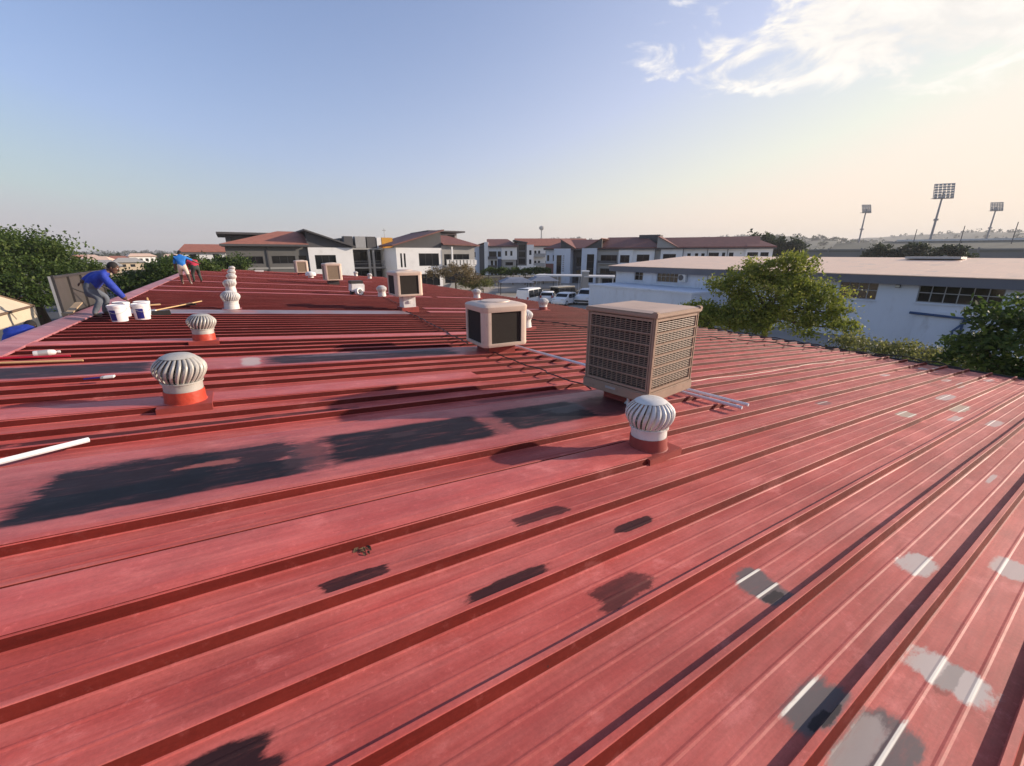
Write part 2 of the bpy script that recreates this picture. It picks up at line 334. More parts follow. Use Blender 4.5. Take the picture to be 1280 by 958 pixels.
# roof sheets: one ribbed panel per rib, six slightly different meshes shared among them
prof = [(-.028, -RH), (-.024, -RH+.005), (-.018, -RH+.006), (-.016, -RH+.007), (0, -.004), (.003, 0), (.027, 0), (.030, -.004), (.0265, -RH+.004), (.030, -RH),
        (.140, -RH), (.149, -RH+.0030), (.156, -RH+.0030), (.165, -RH), (.260, -RH), (.269, -RH+.0030), (.276, -RH+.0030), (.285, -RH), (.3725, -RH)]
rng = random.Random(7)
sheet_meshes = []
NSEG = 22
for k in range(8):
    mb = MB(); P = []
    ph = [rng.uniform(0, 6.28) for _ in range(4)]
    for i in range(NSEG+1):
        v = (V0+.1)+(V1-V0-.1)*i/NSEG
        du = .0022*math.sin(v*.9+ph[0])+.0012*math.sin(v*2.3+ph[1]) if 0 < i < NSEG else 0
        for j, (a, z) in enumerate(prof):
            dz = (.0016*math.sin(v*1.7+ph[2]+a*9)) if (9 < j < 18) else 0
            P.append((v, a+(du if 0 < j < 18 else 0), z+dz))
    n_ = len(prof); F = [(i*n_+j, (i+1)*n_+j, (i+1)*n_+j+1, i*n_+j+1) for i in range(NSEG) for j in range(n_-1)]
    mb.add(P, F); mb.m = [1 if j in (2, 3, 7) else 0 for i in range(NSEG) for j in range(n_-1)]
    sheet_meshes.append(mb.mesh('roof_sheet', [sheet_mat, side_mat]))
for k in range(-11, 130):
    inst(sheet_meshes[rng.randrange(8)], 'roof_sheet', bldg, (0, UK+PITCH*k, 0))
# cover sheets laid over the ribs from the ridge down to each outlet
cov_plain = roof_material('red_cover_sheet', (.50, .090, .074), (.58, .142, .118), (.40, .062, .052), [], .05, .45, False)
cov_membrane = roof_material('cover_sheet_membrane', (.40, .08, .068), (.50, .13, .11), (.33, .06, .055), [
 ('wash', 3.68, -.46, .42, .92, .55, .35), ('dark', 3.44, -.46, .17, .88, .98, .10), ('dark', 3.70, -.72, .32, .50, .95, .22), ('dark', 3.78, -.05, .20, .40, .90, .35), ('pink', 3.74, -.28, .05, .22, .55, .8),
 ('wash', 3.60, .40, .34, .20, .75, .5), ('dark', 3.645, 1.35, .345, .85, .98, .05), ('wash', 3.74, 1.25, .07, .16, .6, .5),
 ('dark', 3.68, 2.98, .335, .66, .97, .07), ('wash', 3.62, 2.26, .33, .12, .55, .5), ('wash', 3.66, 3.95, .38, .5, .8, .3), ('grey', 3.72, 3.35, .12, .30, .35, .6)], .03, .45, False)
cov_mem2 = roof_material('cover_sheet_dark', (.42, .08, .07), (.52, .14, .12), (.32, .06, .055), [('dark', 7.5, -2.2, .34, 1.25, .95, .12), ('dark', 7.5, 1.95, .33, 1.75, .95, .12), ('lav', 7.7, 2.2, .10, 1.4, .6, .5), ('light', 7.5, .12, .3, .14, .75, .4)], .03, .45, False)
cov_lav = roof_material('cover_sheet_grey', (.20, .15, .17), (.27, .21, .23), (.17, .10, .11), [('pink', 14.4, .2, .35, .35, .7, .5), ('pink', 14.4, 2.3, .3, .3, .5, .5)], .03, .4, False)
def cover(u0, u1, v1, m, v0=V0+.28, fold=.05):
    mb = MB(); pr = [(u0-.006, -.056), (u0, -.012), (u0+.012, .004), (u0+fold, .010), (u1-.02, .010), (u1, .004), (u1+.01, -.054)]
    P = []; seg = max(2, int((v1-v0)/.7)); rg = random.Random(int(u0*100))
    for i in range(seg+1):
        v = v0+(v1-v0)*i/seg
        for j, (a, z) in enumerate(pr): P.append((v, a+rg.uniform(-.003, .003), z+rg.uniform(-.0015, .0015)))
    n_ = len(pr); F = [(i*n_+j, (i+1)*n_+j, (i+1)*n_+j+1, i*n_+j+1) for i in range(seg) for j in range(n_-1)]
    F.append(tuple(seg*n_+j for j in range(n_)))
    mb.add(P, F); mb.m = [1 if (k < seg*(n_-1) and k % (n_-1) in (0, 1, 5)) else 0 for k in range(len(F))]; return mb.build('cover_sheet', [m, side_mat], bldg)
cover(2.285, 2.66, 3.66, cov_plain, fold=.075)
tag(cover(3.085, 4.27, 4.45, cov_membrane), 'wide cover sheet patched with dark grey membrane')
cover(5.485, 5.86, 3.1, cov_plain)
tag(cover(7.085, 7.90, 4.6, cov_mem2), 'cover sheet coated dark grey')
cover(9.485, 9.86, 6.4, cov_plain)
tag(cover(13.9, 14.85, 5.0, cov_lav), 'grey unpainted cover sheet')
cover(14.45, 14.85, 9.5, cov_plain, 5.9)
for u, v1 in ((21.7, 9.0), (24.3, 9.5), (29.1, 6.2), (36.1, 6.5), (43.3, 5.0)): cover(u, u+.37, v1, cov_plain)
for u, v0, v1 in ((15.7, 6.2, 12.4), (21.9, 9.4, 12.2), (10.3, 5.4, 7.6), (45.4, 6, 12), (37.3, 5.0, 10.)): cover(u, u+.37, v1, cov_plain, v0)

# ridge flashing, eaves gutter, walls
ridge_mat = roof_material('ridge_flashing_paint', (.36, .11, .11), (.46, .19, .19), (.28, .07, .075), [('lav', 6, -3, 1.2, .2, .3, .5), ('lav', 13, -3, 2, .2, .4, .5)], .06, .42, False)
for a in np.arange(U0, U1-.1, 3.0):
    b_ = min(a+3.04, U1); mb = MB(); j = rng.uniform(-.004, .004)
    P = []
    for uu in (a, b_):
        for v, z in ((V0-.06, -.14), (V0-.055, .03+j), (V0+.02, .036+j), (V0+.30, .012+j), (V0+.315, -.012+j)): P.append((v, uu, z))
    mb.add(P, [(i, i+1, i+6, i+5) for i in range(4)]); mb.build('ridge_flashing', ridge_mat, bldg)
mb = MB()
for v, z in ((V1-.02, 0),):
    P = []
    for uu in (U0, U1): P += [(V1-.03, uu, -.055), (V1-.03, uu, -.17), (V1+.13, uu, -.17), (V1+.13, uu, -.03), (V1+.118, uu, -.03), (V1+.118, uu, -.158), (V1-.018, uu, -.158), (V1-.018, uu, -.055)]
    mb.add(P, [(i, (i+1) % 8, 8+(i+1) % 8, 8+i) for i in range(8)])
mb.build('gutter', dark_steel, bldg)
MI = bldg.matrix_world.inverted()
def to_b(p): return MI @ Vector(p)
wallm = mat('low_building_wall', (.62, .58, .52), .85, 0, .08, .8)
def wpt(u, v, z):
    p = RP(u, v, 0); return to_b((p.x, p.y, z if z is not None else p.z-.16))
for (a, b_) in (((U0+.1, V0+.02), (U1-.1, V0+.02)), ((U0+.1, V1-.1), (U1-.1, V1-.1)), ((U0+.1, V0+.02), (U0+.1, V1-.1)), ((U1-.1, V0+.02), (U1-.1, V1-.1))):
    mb = MB(); mb.slab([wpt(*a, 0), wpt(*b_, 0), wpt(*b_, None), wpt(*a, None)], .02, d=(0, 0, 0) if False else tuple(MI.to_3x3() @ (Vector(b_[::-1]+(0,)).cross(Vector((0, 0, 1))).normalized()*0+ (d1 if abs(a[0]-b_[0]) < .01 else hh))))
    mb.build('wall', wallm, bldg)
mb = MB(); mb.slab([(V0, U1, .02), (V1, U1, .02), (V1, U1+.06, .02), (V0, U1+.06, .02)], .2); mb.build('barge_flashing', ridge_mat, bldg)

# frame for things standing on the roof: x = down slope (level), y = along ridge, z = up
def onroof(name, u, v, label, cat, group=None, wz=-RH, rz=0.0):
    return empty(name, RP(u, v, wz), YAW+rz, label, cat, group)

# ------------------------------------------------------------------ turbine ventilators
def turbine_parts(nv=25):
    RB, RM, RT, hgt = .185, .255, .12, .285
    def rad(t): return RB+(RM-RB)*math.sin(min(1, t/.5)*math.pi/2) if t < .5 else RT+(RM-RT)*math.cos((t-.5)/.5*math.pi/2)**.8
    mb = MB(); seg = 9; P = []
    for i in range(seg+1):
        t = i/seg; r = rad(t); z = .30+hgt*t; a = .36*t
        wd = 2*math.pi/nv
        for k, (f, rr) in enumerate(((-.02, .84), (.22, .965), (.52, 1.0), (.82, .972))):
            aa = a+wd*f; P.append((r*rr*math.cos(aa), r*rr*math.sin(aa), z))
    mb.add(P, [(i*4+j, i*4+j+1, (i+1)*4+j+1, (i+1)*4+j) for i in range(seg) for j in range(3)])
    return mb
T_VANE = turbine_parts().mesh('vane', vent_white, True); T_VANE_M = turbine_parts().mesh('vane', vent_metal, True)
def joined_vanes(m, nv=25):
    one = turbine_parts(); mb = MB()
    for k in range(nv):
        M = Matrix.Rotation(2*math.pi*k/nv, 3, 'Z'); mb.add([M @ Vector(v) for v in one.v], one.f)
    return mb.mesh('vane_rotor', m, True)
def turb_meshes(body, tape):
    d = {}
    d['throat'] = MB().lathe([(.185, .13), (.185, .285), (.20, .29), (.20, .305), (.17, .305)], 28).mesh('throat', body, True)
    d['top_cap'] = MB().lathe([(.165, .565), (.125, .588), (.05, .597), (.001, .598)], 28).mesh('top_cap', body, True)
    d['shaft'] = MB().lathe([(.001, .28), (.06, .28), (.06, .57), (.001, .57)], 12).mesh('shaft', vent_dark, True)
    d['collar'] = MB().lathe([(.191, .155), (.194, .14), (.196, .06), (.200, .03), (.216, .018), (.216, -.0)], 28).mesh('collar', tape, True)
    mb = MB(); mb.box((0, 0, .068), (.50, .46, .012)); mb.box((0, -.235, .035), (.50, .012, .07)); mb.box((-.245, .0, .035), (.012, .46, .066)); mb.box((.245, .0, .035), (.012, .46, .066)); d['base_flashing'] = mb.mesh('base_flashing', red_curb)
    return d
TW = turb_meshes(vent_white, red_curb); TM = turb_meshes(vent_metal, red_membrane); TP = turb_meshes(vent_white, vent_white)
RV_W, RV_M = joined_vanes(vent_white), joined_vanes(vent_metal)
def turbine(u, v, d, vane, label, group, s=1.0, singles=True, rot=0, hi=1.0):
    t = onroof('turbine_ventilator', u, v, label, 'ventilator', group); t.scale = (s, s, s*hi)
    t.rotation_euler = (R_(2.2*math.sin(u*7.1)), R_(2.2*math.cos(u*3.3)), YAW)
    inst(d['base_flashing'], 'base_flashing', t); inst(d['collar'], 'collar', t, (0, 0, .05)); inst(d['throat'], 'throat', t); inst(d['shaft'], 'shaft', t)
    if singles:
        for k in range(25): inst(vane, 'vane', t, rot=(0, 0, rot+2*math.pi*k/25))
    else: inst(vane, 'rotor', t, rot=(0, 0, rot))
    inst(d['top_cap'], 'top_cap', t); return t
GT = 'turbine ventilators on the red roof'
turbine(2.47, 3.36, TW, T_VANE, 'white turbine ventilator with red base beside the large louvred cooler', GT, .93, True, .1, 1.05)
turbine(5.62, -.55, TM, T_VANE_M, 'dull grey turbine ventilator with bright red wrapped collar and creased base', GT, .96, True, .4, 1.04)
turbine(9.66, -.55, TM, T_VANE_M, 'grey turbine ventilator with red collar behind the dull grey creased one', GT, .92, True, .9)
row = [(15.15, -.10), (21.8, -.10), (28.4, -.06), (35.5, -.02), (45.0, .02)]
for i, (u, v) in enumerate(row):
    turbine(u, v, TP, RV_W if i else T_VANE, ['all white turbine ventilator at the front of the straight far row', 'white turbine ventilator second in the straight far row', 'white turbine ventilator third in the straight far row', 'white turbine ventilator fourth in the straight far row', 'white turbine ventilator last in the straight far row'][i], GT, 1.0, i == 0, rot=i*.3)
for (u, v), lb in zip(((10.5, 7.40), (15.75, 12.05), (22.1, 11.95), (21.6, 6.25), (45.5, 11.9), (51.0, 11.8)), (
   'white turbine ventilator half hidden behind the rounded cooler with dark pads', 'white turbine ventilator with red base in front of the parked white car', 'white turbine ventilator standing before the dry brown shrub',
   'white turbine ventilator left of the cooler on a tall pale duct', 'small white turbine ventilator nearer the wall of two before the balcony block', 'small white turbine ventilator right at the roof end by the balcony block')):
    turbine(u, v, TW if v > 12 else TP, RV_W, lb, GT, 1.0, False, rot=u)

# ------------------------------------------------------------------ evaporative coolers
def louvre_cooler(u, v, side, z0, hgt, label):
    t = onroof('evaporative_cooler', u, v, label, 'cooler', None, -RH, R_(7))
    h_ = side/2; c = .04
    for sx in (-1, 1):
        for sy in (-1, 1):
            MB().box((sx*(h_-c/2), sy*(h_-c/2), z0+hgt/2), (c, c, hgt)).build('corner_post', tan_plastic, t, True, .012)
    mb = MB(); mb.box((0, 0, z0-.02), (side+.03, side+.03, .13)); mb.build('base_tray', tan_plastic, t, True, .014)
    MB().lathe([(.02, 0), (.02, .0)], 4)
    # lid: rim, shallow hipped top
    top = z0+hgt; mb = MB(); mb.box((0, 0, top+.022), (side+.05, side+.05, .06)); lid = mb.build('lid', tan_plastic, t, True, .014)
    mb = MB(); a = h_+.015; b_ = h_*.80
    mb.add([(-a, -a, top+.05), (a, -a, top+.05), (a, a, top+.05), (-a, a, top+.05), (-b_, -b_, top+.066), (b_, -b_, top+.066), (b_, b_, top+.066), (-b_, b_, top+.066)], [(0, 1, 5, 4), (1, 2, 6, 5), (2, 3, 7, 6), (3, 0, 4, 7), (4, 5, 6, 7)])
    mb.build('lid_crown', mat('tan_lid', (.52, .37, .28), .6, 0, .08, 3, dirt=((.36, .26, .2), 4, .5)), lid)
    for sx in (-1, 1): MB().box((sx*(h_-.01), -h_+.01, top+.045), (.075, .075, .05)).build('lid_corner', tan_plastic, lid, True, .012)
    ph0, ph1 = z0+.05, top-.015; pw = side-2*c
    for q in range(4):
        M = Matrix.Rotation(q*math.pi/2, 3, 'Z'); e4 = M.to_4x4()
        def put(mb_, nm, m_, par=t, bev=0):
            mb_.v = [tuple(M @ Vector(x)) for x in mb_.v]; return mb_.build(nm, m_, par, bev > 0, bev)
        pad = MB(); pad.box((0, -h_+.075, (ph0+ph1)/2), (pw, .03, ph1-ph0)); put(pad, 'cooling_pad', pad_dark)
        fr = MB()
        for zz in (ph0+.02, ph1-.02): fr.box((0, -h_+.03, zz), (pw, .05, .03))
        for xx in (-pw/2+.012, pw/2-.012): fr.box((xx, -h_+.03, (ph0+ph1)/2), (.016, .046, ph1-ph0))
        fo = put(fr, 'louvre_frame', tan_plastic)
        n = 6; st = (ph1-ph0-.08)/n
        for k in range(1, n):
            r = MB(); r.box((0, -h_+.018, ph0+.04+st*k), (pw, .035, .014)); put(r, 'louvre_rail', tan_plastic, fo)
        g = MB()
        for k in range(n):
            for j in range(1, 6): g.box((0, -h_+.026, ph0+.04+st*k+st*j/6), (pw, .020, .0055), Matrix.Rotation(R_(-20), 3, 'X'))
        for k in range(1, 12): g.box((-pw/2+pw*k/12, -h_+.034, (ph0+ph1)/2), (.005, .02, ph1-ph0-.06))
        go = put(g, 'louvre_grid', tan_plastic, fo); go['kind'] = 'stuff'
    if True:  # maker's badge on the shaded side, a plain raised plate
        MB().box((-h_-.017, .05, z0-.005), (.006, .16, .03)).build('badge', galv, t)
    mb = MB(); mb.box((0, 0, z0/2-.12), (side*.62, side*.62, z0+.16)); mb.build('curb', red_curb, t, False, .012)
    MB().tube([(-h_+.12, -.15, .06), (-h_+.12, -.15, z0-.06)], .02, 10).build('drain_pipe', pvc, t, True)
    MB().tube([(-h_+.17, -.08, .03), (-h_+.17, -.08, .10), (-h_+.24, -.06, .13)], .016, 8).build('water_hose', pvc, t, True)
    return t
louvre_cooler(3.72, 4.60, 1.02, .33, .97, 'large tan cooler with louvred sides on a red curb')

def round_cooler(u, v, side, z0, hgt, label, padm, tall=False, group=None, rz=0.0):
    t = onroof('evaporative_cooler', u, v, label, 'cooler', group, -RH, rz)
    h_ = side/2; r = side*.11
    # shell: four rounded posts, rounded lid and sill, lofted as rounded squares
    def rsq(hw, rr, z, n=6):
        P = []
        for cx, cy, a0 in ((1, 1, 0), (-1, 1, 90), (-1, -1, 180), (1, -1, 270)):
            for k in range(n+1):
                a = R_(a0+90*k/n); P.append((cx*(hw-rr)+rr*math.cos(a), cy*(hw-rr)+rr*math.sin(a), z))
        return P
    def loft(levels, nm, m_, par, cap0=True, cap1=True):
        mb = MB(); n = len(rsq(1, .1, 0)); P = []
        for hw, rr, z in levels: P += rsq(hw, rr, z)
        F = [(i*n+k, i*n+(k+1) % n, (i+1)*n+(k+1) % n, (i+1)*n+k) for i in range(len(levels)-1) for k in range(n)]
        if cap0: F.append(tuple(range(n-1, -1, -1)))
        if cap1: F.append(tuple((len(levels)-1)*n+k for k in range(n)))
        return mb.add(P, F).build(nm, m_, par, True)
    top = z0+hgt
    lid = loft([(h_-.004, r, top-.14), (h_, r, top-.13), (h_+.006, r, top-.04), (h_-.02, r, top-.012), (h_-.09, r, top+.012), (h_*.45, r*.6, top+.03), (h_*.1, r*.2, top+.036)], 'lid', beige_plastic, t)
    loft([(h_-.05, r, z0-.01), (h_-.01, r, z0), (h_, r, z0+.03), (h_, r, z0+.065), (h_-.02, r, z0+.068)], 'base_tray', beige_plastic, t)
    for sx in (-1, 1):
        for sy in (-1, 1):
            mb = MB(); n = 6; P = []
            for z in (z0+.06, top-.135):
                P.append((sx*(h_-r*1.5), sy*(h_-.03), z)); P.append((sx*(h_-r*1.5), sy*(h_-.004), z))
                for k in range(n+1):
                    a = R_(90-90*k/n); P.append((sx*(h_-.004-r+r*math.cos(a)), sy*(h_-.004-r+r*math.sin(a)), z))
                P.append((sx*(h_-.004), sy*(h_-r*1.5), z)); P.append((sx*(h_-.03), sy*(h_-r*1.5), z))
            m_ = len(P)//2
            mb.add(P, [(i, (i+1) % m_, m_+(i+1) % m_, m_+i) for i in range(m_)]); mb.build('corner_post', beige_plastic, t, True)
    for q in range(4):
        M = Matrix.Rotation(q*math.pi/2, 3, 'Z')
        mb = MB(); mb.box((0, -h_+.05, (z0+.065+top-.135)/2), (side-r*2.4, .04, hgt-.2)); mb.v = [tuple(M @ Vector(x)) for x in mb.v]; mb.build('cooling_pad', padm, t)
    ex = MB(); ex.lathe([(h_*.62, 0), (h_*.6, .03), (h_*.3, .045), (.001, .05)], 20, (0, 0, top+.012)); ex.build('lid_hump', beige_plastic, lid, True)
    if tall:
        mb = MB(); mb.box((.05, .0, z0/2+.06), (side*.46, side*.46, z0-.1)); mb.build('duct', white_paint, t, False, .01)
        MB().box((.05, 0, .02), (side*.62, side*.6, .30)).build('curb', red_curb, t)
        MB().box((.05, -side*.25, z0*.62), (.12, .06, .10)).build('isolator_box', white_paint, t, False, .008)
    else:
        MB().box((0, 0, z0/2-.02), (side*.6, side*.6, z0+.1)).build('curb', red_curb if z0 < .35 else dark_steel, t)
        MB().tube([(-h_*.5, -h_*.5, 0), (-h_*.5, -h_*.5, z0)], .02, 8).build('support_leg', dark_steel, t, True)
    return t
GC = 'evaporative coolers along the roof'
round_cooler(7.42, 4.52, .99, .24, .82, 'rounded beige cooler with dark pads low on the roof behind the louvred one', pad_dark, rz=R_(-4))
round_cooler(15.35, 5.35, 1.02, .60, .86, 'rounded beige cooler with dark pads raised on a tall pale duct', pad_dark, True)
round_cooler(31.6, 5.80, 1.12, .35, 1.10, 'beige cooler with tan pads next to the white fan housing', pad_tan)
round_cooler(46.9, 5.75, 1.15, .30, 1.12, 'beige cooler with tan pads farthest along the roof by the grey building', pad_tan)
# white fan housing with round outlet
t = onroof('fan_unit', 22.3, 5.2, 'white fan housing with round outlet and black open top on the roof', 'fan')
MB().box((0, 0, .42), (.66, .55, .42), Matrix.Rotation(R_(6), 3, 'Y')).build('housing', white_paint, t, True, .04)
MB().box((-.02, 0, .68), (.62, .5, .16)).build('motor_cover', dark_steel, t, False, .02)
MB().lathe([(.11, 0), (.17, 0), (.17, .22), (.11, .22), (.11, 0)], 20).build('outlet_ring', white_paint, t, True).matrix_local = Matrix.Translation((-.02, -.24, .22)) @ Matrix.Rotation(R_(80), 4, 'X') @ Matrix.Rotation(R_(20), 4, 'Y')
MB().tube([(-.3, -.1, -.04), (-.28, -.12, .2), (-.1, -.16, .28)], .10, 12).build('elbow', cable_black, t, True)
for sx in (-.25, .28): MB().box((sx, .1, .12), (.05, .3, .3)).build('foot', dark_steel, t)
t = onroof('cowl_vent', 41.3, 5.75, 'white domed cowl vent between the two tan padded coolers', 'vent')
MB().lathe([(.22, -.02), (.22, .2), (.42, .22), (.45, .34), (.38, .5), (.2, .58), (.001, .6)], 20).build('cowl', white_paint, t, True)
MB().box((0, 0, .02), (.7, .7, .08)).build('base_flashing', red_curb, t)
t = onroof('white_crate', 50.9, 2.3, 'low white plastic crate lying at the far roof edge', 'crate')
MB().box((0, 0, .09), (.75, .4, .16), None, 0, 1.05).build('body', white_paint, t, False, .015)
MB().box((0, 0, .175), (.82, .46, .03)).build('rim', white_paint, t, False, .008)

# ------------------------------------------------------------------ pipes, cables, poles and small things lying on the roof
def lying(name, pts, rad, m_, label, cat, wz=None, n=8, smooth=True, group=None):
    "pts = (u, v, height above rib tops)"
    P = [RP(*p) for p in pts]; o0 = P[0]; mb = MB(); mb.tube([p-o0 for p in P], rad, n)
    o = mb.build(name, m_, None, smooth); o.location = o0; return tag(o, label, cat, group)
def wander(pts, seg, amp, seed, z=.012, lift=.0):
    rg = random.Random(seed); outp = []
    for (a, b_) in zip(pts[:-1], pts[1:]):
        for i in range(seg):
            f = i/seg; u = a[0]+(b_[0]-a[0])*f; v = a[1]+(b_[1]-a[1])*f
            outp.append((u+rg.uniform(-amp, amp), v+rg.uniform(-amp, amp), z+abs(rg.gauss(0, lift))))
    outp.append((*pts[-1], z)); return outp
lying('pvc_pipe', [(2.78, 5.66, .03), (3.95, 5.50, .03), (4.0, 5.49, .03)], .024, pvc, 'white plastic pipe end nearer the small turbine, lower of the pair', 'pipe')
lying('pvc_pipe', [(2.82, 5.90, .03), (4.02, 5.72, .03), (4.05, 5.71, .03)], .024, pvc, 'white plastic pipe end, upper of the pair by the louvred cooler', 'pipe')
lying('pvc_pipe', [(8.15, 5.12, .03), (7.0, 5.2, .03), (4.25, 5.5, .03)], .026, pvc, 'long white plastic pipe running between the two nearest coolers', 'pipe')
lying('pvc_pipe', [(4.22, -1.85, .03), (4.34, -1.54, .03), (4.60, -1.13, .03)], .022, pvc, 'short white pipe lying alone across the ribs beside the dark patch', 'pipe')
lying('black_cable', wander([(7.5, 4.3), (6.2, 4.25), (5.3, 4.3), (4.3, 4.3)], 6, .04, 3, .016, .01), .011, cable_black, 'black cable between the louvred cooler and the rounded cooler', 'cable')
lying('black_cable', wander([(14.7, 5.1), (11.5, 4.7), (8.2, 4.25)], 9, .05, 4, .016, .012), .013, cable_black, 'black cable from the raised cooler to the low rounded cooler', 'cable')
lying('black_cable', wander([(13.0, 8.2), (9.6, 9.9), (7.8, 11.0), (7.4, 12.6), (6.3, 13.5), (5.0, 14.3), (3.9, 15.2)], 7, .10, 5, .016, .03), .014, cable_black, 'black cable wandering down the roof towards the eaves', 'cable')
lying('black_cable', wander([(8.5, 15.0), (6.5, 15.05), (5.2, 15.0), (4.2, 15.1), (2.4, 15.2)], 8, .08, 6, .016, .04), .016, cable_black, 'black cable running along the gutter edge', 'cable')
lying('thin_wire', wander([(4.05, 6.2), (4.0, 8.5), (4.05, 10.5), (4.0, 12.6)], 6, .03, 8, .012, .01), .006, beige_plastic, 'thin pale wire lying along one rib right of the louvred cooler', 'wire')
lying('thin_wire', wander([(22.0, 6.3), (20, 6.0), (17, 5.7), (15.6, 5.2)], 6, .06, 9, .016, .01), .011, cable_black, 'dark wire from the raised cooler to the ventilator behind it', 'wire')
redpole = mat('red_pole', (.42, .012, .03), .3)
lying('paint_pole', [(8.42, -2.95, .03), (8.40, -2.07, .03)], .015, redpole, 'red extension pole lying beside the ridge', 'pole')
lying('paint_pole', [(8.10, -2.95, .03), (8.02, -1.86, .03)], .014, wood, 'pale wooden pole lying next to the red pole', 'pole')
lab_blue = mat('label_blue', (.01, .012, .16), .45)
def rolling(name, u, v, wz, rz, label, cat, group=None): return empty(name, RP(u, v, wz), YAW+rz, label, cat, group)
t = rolling('plastic_bottle', 8.62, -2.36, .045, R_(4), 'white plastic bottle lying on its side by the red pole', 'bottle')
Mx = Matrix.Rotation(R_(90), 3, 'Y')
mb = MB(); mb.lathe([(.001, -.13), (.04, -.13), (.043, -.12), (.043, .04), (.035, .08), (.016, .10), (.016, .115)], 14); mb.v = [tuple(Mx @ Vector(x)) for x in mb.v]; mb.build('body', white_paint, t, True)
mb = MB(); mb.lathe([(.019, .113), (.019, .14), (.001, .142)], 12); mb.v = [tuple(Mx @ Vector(x)) for x in mb.v]; mb.build('cap', white_paint, t, True)
mb = MB(); mb.lathe([(.044, -.08), (.044, .02)], 14); mb.v = [tuple(Mx @ Vector(x)) for x in mb.v]; mb.build('label_band', galv, t, True)
t = rolling('paint_brush', 6.92, -1.45, .012, R_(-6), 'paint brush with white head and blue handle lying on a rib', 'brush')
MB().box((.05, 0, .012), (.10, .07, .025)).build('bristles', white_paint, t, False, .004)
MB().box((-.01, 0, .012), (.03, .074, .022)).build('ferrule', galv, t)
MB().tube([(-.03, 0, .012), (-.09, 0, .014), (-.19, 0, .012)], [.014, .011, .009], 8).build('handle', lab_blue, t, True)
# roller, broom head and scraper near the buckets
t = rolling('paint_roller', 14.2, -1.85, .03, R_(62), 'paint roller with pale sleeve on a wooden pole beside the buckets', 'roller')
MB().tube([(0.05, 0, 0), (2.1, 0, .03)], .016, 8).build('pole', wood, t, True)
MB().tube([(-.02, -.13, .0), (-.02, .13, .0)], .035, 12).build('sleeve', white_paint, t, True)
MB().tube([(.05, 0, 0), (.02, .16, 0), (-.02, .15, 0)], .006, 6).build('frame', galv, t, True)
t = rolling('scraper_broom', 15.85, -1.2, .02, R_(75), 'black rubber squeegee head near the end of the roller pole', 'squeegee')
MB().box((0, 0, .03), (.07, .42, .06)).build('head', cable_black, t, False, .01); MB().tube([(0, 0, .05), (.16, 0, .06)], .018, 8).build('socket', dark_steel, t, True)
t = rolling('hand_float', 15.9, -2.1, .0, R_(15), 'wooden plasterer float standing behind the white buckets', 'float')
MB().box((0, 0, .015), (.52, .16, .03)).build('blade', wood, t, False, .004); MB().box((.0, 0, .13), (.06, .05, .20), None, 0, .7).build('handle', wood, t, False, .008)
t = rolling('paint_tray', 13.7, -1.62, .0, R_(8), 'black paint tray lying flat beside the buckets', 'tray')
mb = MB(); mb.slab([(-.2, -.15, .01), (.2, -.15, .05), (.2, .15, .05), (-.2, .15, .01)], .01); mb.build('floor', cable_black, t)
mb = MB()
for y in (-.155, .155): mb.box((0, y, .04), (.42, .012, .09))
mb.box((-.205, 0, .04), (.012, .31, .09)); mb.build('rim', cable_black, t)
# debris on the cover sheet edge
leaf_dry = mat('dry_leaf', (.10, .06, .03), .9, 0, .4, 20)
for k in range(9):
    rg = random.Random(k); mb = MB(); l = rg.uniform(.015, .035)
    mb.slab([(-l, 0, 0), (0, -l*.4, .004), (l, 0, .0), (0, l*.4, .006)], .002); o = mb.build('dry_leaf', leaf_dry); p = RP(2.235+rg.uniform(-.04, .03), .52+rg.uniform(-.05, .05), -RH+.006); o.location = p; o.rotation_euler = (rg.uniform(-.4, .4), rg.uniform(-.4, .4), rg.uniform(0, 6)); tag(o, 'tiny dry leaf in the small heap at the cover sheet edge', 'leaf', 'dry leaves caught on the roof')

# ------------------------------------------------------------------ buckets
bucket_plastic = mat('bucket_plastic', (.74, .74, .75), .45, 0, .06, 5, dirt=((.36, .12, .10), 9, .55))
def bucket(u, v, rz, label, lab=True, s=1.0):
    t = onroof('paint_bucket', u, v, label, 'bucket', 'paint buckets beside the kneeling worker', 0.0, rz); t.scale = (s, s, s)
    MB().lathe([(.001, 0), (.135, 0), (.14, .01), (.158, .33), (.165, .335), (.165, .30)], 24).build('body', bucket_plastic, t, True)
    MB().lathe([(.170, .325), (.172, .355), (.155, .362), (.15, .352), (.001, .352)], 24).build('lid', bucket_plastic, t, True)
    if lab:
        MB().lathe([(.1425, .03), (.1545, .255)], 10, a0=R_(-150), a1=R_(-98)).build('printed_label', lab_blue, t, True)
    mb = MB(); mb.tube([(.165*math.cos(a), .165*math.sin(a)-.012*0, .29-.09*math.sin(a)**2*0-.11*math.sin(math.pi*k/10)) for k, a in ((k, R_(-180+18*k)) for k in range(11))], .004, 5); mb.build('handle', galv, t, True)
bucket(12.45, -2.17, 0, 'white paint bucket with blue label beside the worker\'s boots')
bucket(12.80, -1.83, .5, 'white paint bucket with blue label at the right end of the group')
bucket(13.32, -2.24, .2, 'plain white paint bucket under the bending worker\'s hand', False, .95)
bucket(13.55, -1.90, 0, 'plain white paint bucket at the back right of the group', False, .95)

